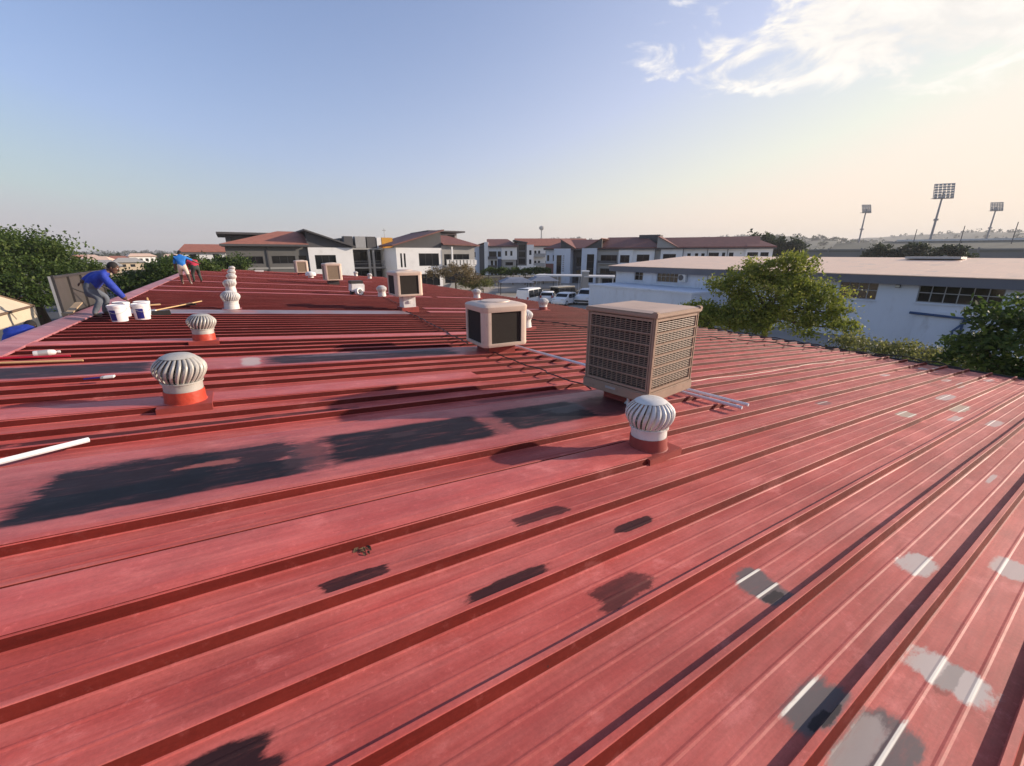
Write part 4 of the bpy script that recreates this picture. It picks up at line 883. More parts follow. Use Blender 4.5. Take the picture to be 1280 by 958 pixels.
def block(par, x0, x1, y0, y1, z0, z1, m_, wins=(), name='wall', fm=None):
    "wins: (x0, x1, z0, z1[, nx, nz])"
    mb = MB(); holed_wall(mb, x0, x1, z0, z1, y0, wins)
    mb.add([(x0, y0, z0), (x1, y0, z0), (x1, y1, z0), (x0, y1, z0), (x0, y0, z1), (x1, y0, z1), (x1, y1, z1), (x0, y1, z1)], [(1, 2, 6, 5), (2, 3, 7, 6), (3, 0, 4, 7), (4, 5, 6, 7)])
    # dark floor to stop light through the openings
    o = mb.build(name, m_, par)
    for w_ in wins: window(par, *w_[:4], y0, fm, *(w_[4:6] if len(w_) > 4 else (2, 1)))
    return o
def slabp(par, name, pts, th, m_, d=(0, 0, -1)): return MB().slab(pts, th, 0, d).build(name, m_, par)
ZC = CAMZ
# --- grey building at the roof end, left (x = s across, y = u along)
b1 = empty('office_building', (0, 0, 0), YAW, 'grey office building with brown hipped roof and white gable section at the roof end', 'building')
block(b1, -.5, 9.0, 66, 82, 0, 7.05, greywall, [(.87, 3.5, 4.66, 5.6, 3, 1), (4.49, 7.33, 4.66, 5.65, 3, 1), (7.75, 8.75, 4.5, 5.7, 1, 1), (.87, 3.5, 1.6, 2.8, 3, 1), (4.49, 7.33, 1.6, 2.8, 3, 1)])
block(b1, 9.0, 14.9, 65.6, 80, 0, 6.75, whitewall, [(9.75, 12.5, 3.85, 5.75, 3, 1), (9.75, 12.5, .9, 2.8, 3, 1)])
MB().bx(-.48, 8.98, 65.93, 65.99, 3.95, 4.2).build('string_course', midgrey, b1); MB().bx(4.0, 4.16, 65.9, 65.99, 0, 7.0).build('downpipe', darkgrey, b1)
slabp(b1, 'roof', [(-1.0, 65.4, 7.12), (9.15, 65.4, 7.12), (9.3, 71.5, 9.0), (6.1, 71.5, 9.0)], .16, tileroof); slabp(b1, 'roof', [(-1.0, 82.5, 7.12), (-1.0, 65.4, 7.12), (6.1, 71.5, 9.0), (6.1, 77, 9.0)], .16, tileroof)
slabp(b1, 'roof', [(9.3, 82.5, 7.12), (-1.0, 82.5, 7.12), (6.1, 77, 9.0), (9.3, 77, 9.0)], .16, tileroof); slabp(b1, 'fascia', [(-1.02, 65.36, 7.12), (9.15, 65.36, 7.12), (9.15, 65.36, 6.86), (-1.02, 65.36, 6.86)], .05, darkgrey, (0, 1, 0))
slabp(b1, 'gable_wall', [(9.0, 65.8, 6.76), (14.9, 65.8, 6.76), (14.9, 65.8, 6.85), (9.0, 65.8, 8.95)], .2, darkgrey, (0, 1, 0))
slabp(b1, 'roof', [(8.75, 65.1, 9.12), (15.3, 65.1, 6.95), (15.3, 80, 6.95), (8.75, 80, 9.12)], .2, darkgrey)
block(b1, -.3, 8.0, 77.5, 84, 6.5, 8.55, darkgrey, [(.3, 2.5, 7.1, 8.3, 1, 1)]); slabp(b1, 'roof', [(-1.3, 76.5, 8.95), (9.0, 76.5, 8.95), (9.0, 85, 8.7), (-1.3, 85, 8.7)], .3, darkgrey)
# --- twin building, right
b2o = empty('office_building', (0, 0, 0), YAW, 'grey office building with white gable and balcony, roof rising to the right', 'building')
block(b2o, 21.3, 28.8, 65.8, 80, 0, 6.8, whitewall, [(24.9, 28.3, 4.05, 5.97, 3, 1), (21.9, 22.2, 3.9, 5.97, 1, 1), (22.45, 22.75, 3.9, 5.97, 1, 1), (24.9, 28.3, .9, 2.8, 3, 1)])
block(b2o, 28.8, 34.95, 66, 80, 0, 7.2, midgrey, [(29.3, 33.9, 4.0, 5.85, 4, 1), (29.3, 33.9, 1.2, 3.0, 4, 1)])
MB().bx(29.2, 34.5, 64.9, 65.98, 3.92, 4.08).build('balcony_slab', frame_white, b2o)
for k in range(9): MB().bx(29.25+.63*k, 29.7+.63*k, 64.93, 64.98, 4.16, 4.92).build('balustrade_panel', frame_white, b2o)
MB().bx(29.2, 34.5, 64.92, 64.99, 4.94, 5.0).build('handrail', frame_white, b2o); MB().bx(30.3, 30.55, 65.2, 65.4, 4.1, 7.0).build('column', whitewall, b2o)
slabp(b2o, 'gable_wall', [(21.0, 65.9, 6.81), (28.8, 65.9, 6.81), (28.8, 65.9, 9.35), (21.0, 65.9, 7.15)], .2, darkgrey, (0, 1, 0))
slabp(b2o, 'roof', [(20.6, 65.1, 7.2), (29.1, 65.1, 9.6), (29.1, 80, 9.6), (20.6, 80, 7.2)], .2, brownroof)
slabp(b2o, 'roof', [(28.9, 65.3, 7.45), (35.6, 65.3, 7.3), (32.3, 70.5, 8.85), (28.9, 70.5, 9.1)], .18, brownroof); slabp(b2o, 'roof', [(35.6, 65.3, 7.3), (35.6, 80, 7.3), (32.3, 76, 8.85), (32.3, 70.5, 8.85)], .18, brownroof)
block(b2o, 29.3, 34.6, 72, 80, 7, 9.3, midgrey, [(32.8, 34.2, 8.3, 9.1, 1, 1)]); slabp(b2o, 'roof', [(28.9, 71.2, 9.75), (35.9, 71.2, 9.75), (35.5, 80, 9.6), (28.9, 80, 9.6)], .25, darkgrey)
# --- link block with open galleries
b3o = empty('gallery_building', (0, 0, 0), YAW, 'low dark gallery block linking the two grey office buildings', 'building')
block(b3o, 15.0, 22.3, 74, 82, 0, 8.3, darkgrey, [(16.6, 19.0, 4.5, 6.3, 2, 1), (19.6, 21.6, 4.5, 6.3, 2, 1), (16.6, 21.6, .8, 3.2, 4, 1)])
for z in (.1, 3.6, 6.55): MB().bx(14.95, 22.6, 71.7, 73.98, z, z+.22).build('gallery_slab', midgrey, b3o)
for x in (15.1, 18.6, 19.3, 22.3): MB().bx(x, x+.35, 71.75, 72.1, .32, 6.5).build('column', midgrey, b3o)
for z in (4.35, 4.75): MB().bx(15.0, 22.5, 71.8, 71.85, z, z+.05).build('rail', frame_grey, b3o)
for x0, x1, m_, nm in ((15.3, 16.6, darkgrey, 'plant_box'), (17.0, 18.6, frame_grey, 'plant_box'), (18.8, 20.2, darkgrey, 'plant_box'), (20.4, 21.1, whitewall, 'water_tank'), (21.2, 23.0, mat('ochre_panel', (.62, .30, .03), .6), 'screen_panel')):
    MB().bx(x0, x1, 72.4, 73.9, 6.8, 8.55-.1*(x0 > 20)).build(nm, m_, b3o)
MB().tube([(21.9, 73, 8.3), (21.9, 73, 9.9)], .04, 5).build('antenna_mast', frame_grey, b3o); MB().box((21.9, 73, 9.6), (.5, .1, .1)).build('antenna_head', frame_grey, b3o)
# --- long white block in the middle distance
ang4 = R_(-27.5)
b4 = empty('apartment_block', (7.2, 92, 0), ang4, 'long three storey white block with brown roofs and tall glazed towers', 'building')
block(b4, .0, 2.0, 0, 11, 0, 6.75, bluewall, [(.2, .7, 4.4, 5.6, 1, 1), (1.5, 1.9, 4.4, 5.6, 1, 1)]); MB().bx(-.05, 1.9, -.12, -.004, 0, 3.9).build('plinth', brownroof, b4)
block(b4, 2.0, 5.6, -.6, 11, 0, 6.9, bluewall, [(2.6, 3.7, .5, 5.6, 1, 4)]); block(b4, 5.6, 8.0, 1.2, 11, 0, 6.9, darkgrey, [(6.3, 7.7, .4, 2.6, 2, 1), (6.3, 7.7, 3.4, 5.2, 2, 1)])
for k in range(8): MB().bx(4.0, 4.3, -.68, -.604, 2.4+.42*k, 2.62+.42*k).build('sign_letter_block', frame_grey, b4)
block(b4, 8.0, 11.1, -.6, 11, 0, 6.95, bluewall, [(9.1, 10.6, .3, 5.8, 1, 4)])
block(b4, 11.1, 15.3, 0, 11, 0, 6.75, midgrey, [(11.75, 15.0, 4.2, 5.65, 3, 1), (11.75, 15.0, 1.7, 3.1, 3, 1), (12.3, 15.0, .1, 1.1, 2, 1)])
for z in (4.05, 1.55): MB().bx(11.4, 15.2, -.7, -.004, z-.12, z+.04).build('balcony_slab', midgrey, b4); MB().bx(11.4, 15.2, -.7, -.66, z+.06, z+.55).build('balustrade', darkgrey, b4)
block(b4, 15.3, 18.0, -.2, 11, 0, 6.75, whitewall, [(15.65, 17.45, 4.2, 5.65, 2, 1), (15.65, 17.45, 1.2, 2.8, 2, 1)]); block(b4, 18.0, 22.1, .1, 11, 0, 6.8, whitewall, [(18.75, 21.1, 4.45, 5.75, 2, 1), (18.75, 21.1, 1.6, 2.9, 2, 1)])
block(b4, 22.1, 23.1, .5, 11, 0, 6.8, midgrey); block(b4, 23.1, 27.0, 0, 11, 0, 6.9, whitewall, [(23.55, 25.8, 4.75, 5.85, 2, 1), (23.55, 25.8, 1.8, 3, 2, 1)])
block(b4, 27.0, 37.0, .25, 11, 0, 6.95, whitewall, [(27.7, 28.3, 5.15, 5.98, 1, 1), (29.0, 29.55, 5.15, 5.98, 1, 1), (30.05, 30.6, 5.15, 5.98, 1, 1), (31.25, 32.9, 5.45, 6.1, 2, 1), (33.4, 33.9, 5.45, 6.1, 1, 1), (34.5, 35.2, 5.45, 6.1, 1, 1)])
block(b4, 37.0, 41.0, -.3, 11, 0, 6.95, whitewall, [(37.3, 38.9, 5.5, 6.15, 2, 1), (39.25, 40.45, 5.5, 6.15, 2, 1)])
for x in (11.05, 22.05, 26.95, 31.0, 34.2): MB().bx(x, x+.1, -.06, .0 if x > 11.2 else -.62+.56, 0, 6.75).build('downpipe', darkgrey, b4)
def pitched(par, x0, x1, y0, y1, ze, zr, m_, hipl=0, hipr=0, ov=.45):
    ym = (y0+y1)/2; x0 -= ov; x1 += ov; y0 -= ov; y1 += ov; a, b_ = x0+hipl, x1-hipr
    slabp(par, 'roof', [(x0, y0, ze), (x1, y0, ze), (b_, ym, zr), (a, ym, zr)], .18, m_); slabp(par, 'roof', [(x1, y1, ze), (x0, y1, ze), (a, ym, zr), (b_, ym, zr)], .18, m_)
    if hipl: slabp(par, 'roof', [(x0, y1, ze), (x0, y0, ze), (a, ym, zr)], .18, m_)
    if hipr: slabp(par, 'roof', [(x1, y0, ze), (x1, y1, ze), (b_, ym, zr)], .18, m_)
    MB().bx(x0+.02, x1-.02, y0+.02, y0+.08, ze-.4, ze-.185).build('fascia', darkgrey, par)
pitched(b4, 0, 15, 0, 11, 7.0, 8.75, brownroof, 3, 0); pitched(b4, 12, 22.3, 0, 11, 7.05, 9.1, brownroof, 0, 3.5); pitched(b4, 22.5, 38.5, 0, 11, 7.1, 8.9, brownroof, 0, 0); pitched(b4, 37.5, 41, -.3, 11, 7.12, 8.5, brownroof, 0, 3)
MB().bx(18.0, 22.0, 4.5, 8, 8.0, 9.45).build('plant_room', darkgrey, b4)
for (xa, xl, xr, zt) in ((3.4, 3.4, 6.6, 8.6), (12.0, 8.6, 12.0, 8.65), (22.4, 22.4, 26.2, 8.85)):
    slabp(b4, 'gable_wall', [(xl, -.55, 6.96), (xr, -.55, 6.96), (xa, -.55, zt)], .3, darkgrey if xa < 20 else midgrey, (0, 1, 0))
    ed = [(xl, 6.98), (xa, zt+.12), (xr, 6.98)]
    for (p_, q_) in zip(ed[:-1], ed[1:]):
        if abs(p_[0]-q_[0]) > .5: slabp(b4, 'gable_roof', [(p_[0], -.9, p_[1]+.05), (q_[0], -.9, q_[1]+.05), (q_[0], 5, q_[1]+.05), (p_[0], 5, p_[1]+.05)], .12, brownroof)
# --- white four storey block farther away
b5 = empty('apartment_block', (0, 125, 0), R_(2), 'four storey white and grey apartment block behind the small yard trees', 'building')
def rows(xs, zs, wv, hv, n=(1, 1)): return [(x, x+wv, z, z+hv, *n) for x in xs for z in zs]
block(b5, -11.4, -9.3, 0, 12, -.5, 7.6, bluewall, rows([-11.0], [-.2, 2.3, 4.9], .6, 1.4)); block(b5, -9.3, -7.9, -.4, 12, -.5, 8.3, darkgrey); block(b5, -7.9, -6.8, -.8, 12, -.5, 9.0, whitewall)
block(b5, -6.8, -3.0, 0, 12, -.5, 7.9, bluewall, rows([-6.6], [5.0], 2.2, 1.5, (2, 1))+rows([-4.1], [5.0], .95, 1.5)+rows([-6.1, -5.0], [.0, 2.4], .7, 1.6)); MB().bx(-4.1, -2.98, -.1, -.004, 0, 4.4).build('blue_panel', mat('navy_panel', (.03, .045, .10), .6), b5)
for z in (2.0, 4.4): MB().bx(-6.9, -4.2, -.9, -.004, z-.15, z).build('balcony_slab', midgrey, b5); MB().bx(-6.9, -4.2, -.9, -.85, z+.01, z+.7).build('balustrade', darkgrey, b5)
block(b5, -3.0, 1.4, -.3, 12, 4.2, 7.9, whitewall, rows([-2.0, -.5], [5.3], .6, 1.3)); block(b5, -2.8, 1.2, 0, 12, -.5, 4.2, midgrey, rows([-1.9], [2.6, .1], 2.2, .95, (2, 1)))
block(b5, 1.4, 4.2, -.2, 12, 2.6, 8.9, darkgrey, rows([1.9], [3.0, 4.9, 6.8], 1.9, 1.5, (3, 1))); block(b5, 1.6, 7.0, -.35, 12, -.5, 2.58, whitewall, rows([2.7, 4.9], [.2], .75, 1.2)); block(b5, 4.2, 6.2, -.35, 12, 2.6, 8.3, whitewall, rows([4.9], [3.0, 5.5], .65, 1.3))
block(b5, 6.2, 18, 1.2, 12, -.5, 7.9, whitewall, rows([6.5, 7.6, 9.8], [0, 2.6, 5.4], .6, 1.3))
for z in (2.5, 5.1): MB().bx(6.2, 9.5, -.2, 1.19, z-.2, z).build('balcony_slab', midgrey, b5); MB().bx(6.2, 9.5, -.2, -.14, z+.01, z+.8).build('balustrade', frame_grey, b5)
pitched(b5, -6.8, 1.4, -.3, 12, 8.0, 10.0, brownroof, 0, 3); pitched(b5, 1.4, 22, 1, 12, 8.1, 10.2, tileroof, 0, 0); slabp(b5, 'roof', [(.4, -.9, 9.6), (4.4, -.9, 9.0), (4.4, 8, 9.0), (.4, 8, 9.6)], .25, darkgrey); slabp(b5, 'roof', [(-12, -.5, 7.7), (-7.9, -.5, 8.9), (-7.9, 12, 8.9), (-12, 12, 7.7)], .2, brownroof)
# --- pale hall on the right (x = s, y = u in the roof frame, wall faces the red roof)
hall = empty('industrial_hall', (0, 0, 0), YAW, 'long pale blue hall with cream metal roof and dark fascia behind the trees', 'hall')
# facade local frame: facing -x; build with x' = u via a rotated child-less mesh, so use a second yaw
hall.rotation_euler = (0, 0, YAW-R_(90))      # local x = -u ... local y = s
def hu(u): return -u
S0 = 38.0
hw = [(-9.15, -5.3, 2.90, 4.12, 6, 2), (-13.6, -11.3, 2.82, 4.1, 4, 2), (-30.3, -27.7, 3.1, 4.2, 5, 2), (-33.4, -32.2, 3.1, 4.2, 2, 2), (-2.2, 1.6, 2.9, 4.12, 6, 2), (-19.5, -16.0, 2.9, 4.12, 6, 2)]
block(hall, -36.2, 8, S0, 64, 0, 4.35, bluewall, hw, 'wall', frame_grey)
for k in range(len(hw)): MB().bx(hw[k][0]-.06, hw[k][1]+.06, S0-.09, S0-.004, hw[k][2]-.1, hw[k][2]-.02).build('sill', bluewall, hall)
MB().bx(-36.9, 8.4, S0-.5, S0-.35, 3.98, 4.56).build('fascia', slate, hall); MB().bx(-36.9, 8.4, S0-.349, S0-.004, 4.14, 4.18).build('soffit', slate, hall)
for x in (-3.6, -15.2, -24.5): MB().bx(x, x+.11, S0-.12, S0-.004, 0, 4.1).build('downpipe', bluewall, hall)
seams = []
for k in range(57):
    a = -37.0+.8*k
    mbs = MB(); mbs.slab([(a, S0-.55, 4.60), (a+.81, S0-.55, 4.602), (a+.81, 52, 5.622), (a, 52, 5.62)], .05); mbs.build('roof_sheet', palecream, hall)
slabp(hall, 'rear_roof', [(-37, 52, 5.62), (7.8, 52, 5.62), (7.8, 66, 4.6), (-37, 66, 4.6)], .06, palecream)
slabp(hall, 'gable_wall', [(-36.2, S0, 4.36), (-36.2, 64, 4.36), (-36.2, 52, 5.55)], .2, bluewall, (1, 0, 0))
MB().bx(-13.4, -9.9, 49.5, 51.2, 5.55, 5.72).build('skylight', galv, hall)
MB().bx(-10.35, -10.1, S0-.18, S0-.004, 3.75, 3.95).build('wall_lamp', frame_dark, hall); MB().bx(-10.34, -10.11, S0-.2, S0-.181, 3.78, 3.92).build('lamp_glass', frame_white, hall)
MB().bx(-27.3, -26.55, S0-.42, S0-.05, 3.25, 4.05).build('air_conditioner', frame_white, hall, False, .03); MB().lathe([(.001, 0), (.28, 0), (.28, .03), (.001, .03)], 16).build('fan_grille', darkgrey, hall).matrix_local = Matrix.Translation((-27.05, S0-.425, 3.65)) @ Matrix.Rotation(R_(90), 4, 'X')
MB().bx(-8.9, 5.0, S0-.12, S0-.003, 0, 2.35).build('dado_wall', bluewall, hall)
an = block(hall, -35.5, -22.6, 33.2, S0-.01, 0, 2.55, bluewall, [], 'annex_wall'); MB().bx(-35.6, -22.5, 33.1, S0-.02, 2.552, 2.72).build('annex_parapet', bluewall, hall)
MB().tube([(-6.6, S0-.2, 0), (-6.6, S0-.2, 2.1), (-9.2, S0-.35, 2.2)], .09, 8).build('service_pipe', mat('blue_pipe', (.03, .07, .16), .5), hall, True)
MB().tube([(-6.6, S0-.25, .0), (-6.9, S0-.6, 1.3), (-6.2, S0-.25, 2.3)], .07, 8).build('service_pipe', mat('blue_pipe', (.03, .07, .16)), hall, True)

# ------------------------------------------------------------------ left: tent, far town, house
canv = mat('beige_canvas', (.56, .46, .33), .85, 0, .08, 1.2); trim = mat('brown_trim', (.14, .085, .05), .8)
tn = empty('canvas_canopy', (d1*27.3+hh*-10.4)[:], YAW, 'beige canvas canopy with brown edging by the street', 'canopy')
def P3(x, y, z): return (x, y, z)
A_ = [(-5, -3.5, 3.4), (1.4, -3.5, 3.4), (1.4, 4.4, 3.4), (-5, 4.4, 3.4)]; T_ = [(-3.4, -1.2, 4.75), (-.2, -1.2, 4.75), (-.2, 2.2, 4.75), (-3.4, 2.2, 4.75)]
for i in range(4):
    j = (i+1) % 4; slabp(tn, 'roof_panel', [A_[i], A_[j], T_[j], T_[i]], .03, canv); q0, q1 = Vector(A_[i]), Vector(A_[j])
    slabp(tn, 'side_panel', [A_[i], A_[j], tuple(q1+Vector((.05*(1 if q1.x > 0 else -1), 0, -1.6))), tuple(q0+Vector((.05*(1 if q0.x > 0 else -1), 0, -1.6)))], .03, canv, tuple((Vector((-1.8, .4, 0))-(q0+q1)/2).normalized()*Vector((1, 1, 0)).length/1.5))
    MB().tube([A_[i], T_[i]], .06, 6).build('edging', trim, tn); MB().tube([A_[i], A_[j]], .06, 6).build('edging', trim, tn); MB().tube([T_[i], T_[j]], .05, 6).build('edging', trim, tn)
    MB().tube([tuple(q0+Vector((0, 0, -1.6))), tuple(q1+Vector((0, 0, -1.6)))], .05, 6).build('edging', trim, tn)
    MB().tube([A_[i], (A_[i][0], A_[i][1], -.02)], .05, 6).build('pole', dark_steel, tn)
slabp(tn, 'roof_panel', T_, .03, canv)
rg = random.Random(5)
for i in range(30):
    aa = R_(-49+rg.uniform(0, 14) if i < 20 else rg.uniform(-36, -6)); dd = rg.uniform(140, 380) if i < 20 else rg.uniform(300, 420); wd, hg, dp = rg.uniform(6, 13), rg.uniform(2.4, 4.4), rg.uniform(6, 10)
    cw = rg.choice([whitewall, mat('sand_wall', (.52, .42, .30), .85), bluewall, mat('peach_wall', (.55, .36, .26), .85)])
    rf = rg.choice([tileroof, palecream, midgrey]); e = empty('town_house', (math.sin(aa)*dd, math.cos(aa)*dd, 0), -aa+rg.uniform(-.3, .3), 'small far %s house with %s roof %s' % ({'white_wall': 'white', 'sand_wall': 'sandy', 'pale_wall': 'pale blue', 'peach_wall': 'peach'}[cw.name], {'tile_roof': 'red tiled', 'pale_metal_roof': 'cream', 'mid_grey_wall': 'grey'}[rf.name], 'in the town past the street tree' if i < 20 else 'behind the grey office buildings'), 'house', 'far town houses')
    block(e, -wd/2, wd/2, 0, dp, 0, hg, cw, [(-wd/2+1.5+2.6*k, -wd/2+2.9+2.6*k, hg*.4, hg*.75, 2, 1) for k in range(int((wd-2)/2.6))]); pitched(e, -wd/2, wd/2, 0, dp, hg+.2, hg+1.6, rf, 2, 2)
e = empty('brick_house', (-69, 98.5, 0), R_(33), 'white house with red tiled roof behind the green trees left of the grey building', 'house')
block(e, -4.6, 4.2, 0, 9, 0, 6.2, whitewall, [(1.2, 2.4, 4.6, 5.8, 2, 1), (-3, -1.8, 4.6, 5.8, 2, 1)]); pitched(e, -4.6, 4.2, 0, 9, 6.4, 8.0, tileroof, 1.2, 0)
# barriers and a small red stand under the tree
redp = mat('red_paint', (.42, .04, .03), .5)
for i, (x, y) in enumerate(((-36.6, 35.2), (-34.8, 36.2))):
    t = empty('water_barrel', (x, y, 0), .2*i, 'white upright plastic barrel standing under the large street tree', 'barrel', 'barrels under the street tree')
    MB().lathe([(.001, 0), (.42, 0), (.46, .1), (.48, .6), (.46, 1.15), (.40, 1.28), (.001, 1.3)], 18).build('body', white_paint, t, True); MB().lathe([(.16, 1.28), (.16, 1.36), (.001, 1.37)], 12).build('lid', frame_grey, t, True)
t = empty('street_stand', (-33.4, 37.6, 0), R_(45), 'small red and white street stand beside the white barrels', 'stand')
MB().bx(-.5, .5, -.4, .4, 0, .9).build('counter', redp, t); MB().bx(-.55, .55, -.45, .45, 1.75, 1.95).build('top', redp, t); MB().bx(-.5, .5, -.41, -.38, 1.2, 1.6).build('panel', white_paint, t)
for sx in (-.45, .45): MB().bx(sx-.04, sx+.04, -.36, .36, .9, 1.75).build('post', redp, t)

# ------------------------------------------------------------------ cars and carports in the yard
tyre = mat('tyre', (.015, .015, .015), .85); rim_m = mat('rim', (.45, .45, .45), .35, .6); lampr = mat('tail_lamp', (.35, .02, .015), .3); lampw = mat('head_lamp', (.7, .7, .68), .2)
carwhite = mat('car_white', (.74, .74, .74), .25, 0, .03, 2, spec=.6); carsilver = mat('car_silver', (.42, .43, .45), .3, .4, .03, 2); cardark = mat('car_dark', (.03, .032, .036), .25, 0, .1, 2, spec=.6); carbeige = mat('car_beige', (.42, .38, .30), .35, 0, .05, 2)
def car(x, y, rz, label, paint, kind='hatch', roofm=None):
    t = empty('parked_car', (x, y, .03), rz, label, 'van' if kind == 'van' else 'car', 'vehicles parked in the yard')
    spec = {'hatch': (4.0, 1.7, .80, 1.48, [(-2.0, .55), (-1.98, .85), (-1.75, 1.0), (-1.45, 1.42), (-.2, 1.48), (.55, 1.40), (1.15, .98), (1.85, .86), (2.0, .6)]),
            'suv': (4.6, 1.85, .95, 1.8, [(-2.3, .6), (-2.28, 1.0), (-2.2, 1.15), (-2.0, 1.72), (-.2, 1.8), (.65, 1.74), (1.15, 1.15), (2.1, 1.05), (2.3, .75)]),
            'van': (4.7, 1.75, .95, 1.98, [(-2.35, .55), (-2.35, 1.1), (-2.28, 1.85), (-1.9, 1.98), (1.0, 1.98), (1.6, 1.75), (2.15, 1.15), (2.33, .95), (2.35, .6)]),
            'pickup': (5.0, 1.8, .95, 1.78, [(-2.5, .6), (-2.5, 1.05), (-2.45, 1.72), (-.4, 1.78), (.5, 1.74), (1.05, 1.15), (2.3, 1.02), (2.5, .75)])}[kind]
    Ln, Wd, belt, H, pf = spec; h = Wd/2
    # body: outline swept across the width, cabin narrowing upwards
    P = []; n = len(pf)+2; full = [(pf[0][0], .28)]+pf+[(pf[-1][0], .28)]; n = len(full)
    for s in (-1, -.94, .94, 1):
        for (a, z) in full:
            k = 1-.16*max(0, (z-belt))/(H-belt); P.append((a*(1 if abs(s) < 1 else .985), s*h*k*(1 if abs(s) == 1 else 1.0), z if abs(s) < 1 else (z-.03 if z > .5 else z)))
    F = [(r*n+i, r*n+(i+1) % n, (r+1)*n+(i+1) % n, (r+1)*n+i) for r in range(3) for i in range(n)]+[tuple(range(n-1, -1, -1)), tuple(3*n+i for i in range(n))]
    body = MB().add(P, F).build('body', paint, t, True)
    top = [p_ for p_ in pf if p_[1] > belt+.25]; xa, xb = top[0][0], top[-1][0]
    kk = lambda z: h*(1-.16*max(0, z-belt)/(H-belt))
    z0, z1 = belt+.07, H-.16
    for s in (-1, 1):
        parts_ = 3 if kind != 'hatch' else 2
        for q in range(parts_):
            a = xa+.12+(xb+.25-xa-.12)*q/parts_; b_ = xa+.12+(xb+.25-xa-.12)*(q+1)/parts_-.08
            MB().slab([(a, s*(kk(z0)+.012), z0), (b_, s*(kk(z0)+.012), z0), (b_-.05-(.18 if q == parts_-1 else 0), s*(kk(z1)+.012), z1), (a, s*(kk(z1)+.012), z1)], .02, 0, (0, -s, 0)).build('side_window', glass, t)
        for xw in (-Ln*.31, Ln*.31):
            wmb = MB(); wmb.lathe([(.2, -.1), (.31, -.1), (.33, -.06), (.33, .06), (.31, .1), (.2, .1)], 20); wo = wmb.build('wheel', tyre, t, True); wo.matrix_local = Matrix.Translation((xw, s*(h-.08), .33)) @ Matrix.Rotation(R_(90), 4, 'X')
            MB().lathe([(.001, -.05), (.19, -.06), (.205, -.1), (.205, .1), (.19, .06), (.001, .05)], 16).build('rim', rim_m, wo, True)
        MB().box((Ln/2-.06, s*(h-.28), .78), (.14, .34, .16)).build('headlight', lampw, t, False, .02); MB().box((-Ln/2+.03, s*(h-.16), .95), (.12, .2, .28)).build('tail_light', lampr, t, False, .02)
        MB().box((xb+.35, s*(h+.07), belt+.1), (.1, .16, .12)).build('mirror', paint, t, False, .02)
    def glz(i, j, nm):
        (x1, z1_), (x2, z2_) = pf[i], pf[j]; d = Vector((x2-x1, 0, z2_-z1_)); nrm = Vector((-d.z, 0, d.x)).normalized()*.012
        if (nrm.x > 0) != (x1 > 0): nrm = nrm if nrm.z > 0 else -nrm
        a, b_ = Vector((x1, 0, z1_))+d*.10+nrm, Vector((x1, 0, z1_))+d*.86+nrm
        MB().slab([(a.x, -kk(a.z)*.9, a.z), (a.x, kk(a.z)*.9, a.z), (b_.x, kk(b_.z)*.9, b_.z), (b_.x, -kk(b_.z)*.9, b_.z)], .02, 0, tuple(-nrm.normalized())).build(nm, glass, t)
    idx = [i for i in range(len(pf)) if pf[i][1] > H-.12]
    glz(idx[-1]+1, idx[-1], 'windscreen'); glz(idx[0]-1, idx[0], 'rear_window')
    for sx in (-1, 1): MB().box((sx*(Ln/2+.01), 0, .48), (.14, Wd*.94, .22)).build('bumper', paint if kind == 'hatch' else cardark, t, False, .03)
    if roofm: MB().box(((xa+xb)/2-.1, 0, H+.03), (abs(xb-xa)+.3, Wd*.9, .09)).build('canopy_roof', roofm, t, False, .02)
    return t
car(2.3, 51.6, R_(62), 'white minibus van parked nearest the eaves, only its roof and windows showing', carwhite, 'van')
car(4.5, 53.2, R_(80), 'white hatchback parked between the white van and the dark pickup', carwhite, 'hatch')
car(6.4, 51.2, R_(-122), 'white hatchback parked at the edge of the red roof before the pickup', carwhite, 'hatch')
car(7.4, 56.6, R_(40), 'dark pickup with beige canopy parked behind the white hatchbacks', cardark, 'pickup', carbeige)
car(9.4, 52.8, R_(-118), 'white SUV with dark bumpers parked facing the red roof', carwhite, 'suv')
car(13.4, 59.8, R_(-125), 'white off-road car parked beside the pale annex', carwhite, 'suv')
net = mat('shade_net', (.20, .22, .27), .8, 0, .15, 1.5)
for i, (x, y, wd, lb) in enumerate(((.6, 66, 5.2, 'grey shade net canopy at the yard trees'), (5.0, 70, 4.6, 'grey shade net canopy before the white towers'))):
    t = empty('shade_canopy', (x, y, 0), R_(5), lb, 'canopy', 'shade canopies in the yard')
    a, b_, z = wd/2, 2.4, 2.15
    mb = MB()
    for s in (-1, 1): mb.slab([(s*a, -b_, z-.35), (s*a, b_, z-.35), (s*a*.45, b_*.6, z+.25), (s*a*.45, -b_*.6, z+.25)], .02)
    mb.slab([(-a, -b_, z-.35), (a, -b_, z-.35), (a*.45, -b_*.6, z+.25), (-a*.45, -b_*.6, z+.25)], .02); mb.slab([(-a, b_, z-.35), (a, b_, z-.35), (a*.45, b_*.6, z+.25), (-a*.45, b_*.6, z+.25)], .02); mb.slab([(-a*.45, -b_*.6, z+.25), (a*.45, -b_*.6, z+.25), (a*.45, b_*.6, z+.25), (-a*.45, b_*.6, z+.25)], .02)
    mb.build('net', net, t)
    for sx in (-1, 1):
        for sy in (-1, 1): MB().tube([(sx*(a-.1), sy*(b_-.1), 0), (sx*(a-.1), sy*(b_-.1), z-.3)], .05, 6).build('post', dark_steel, t)
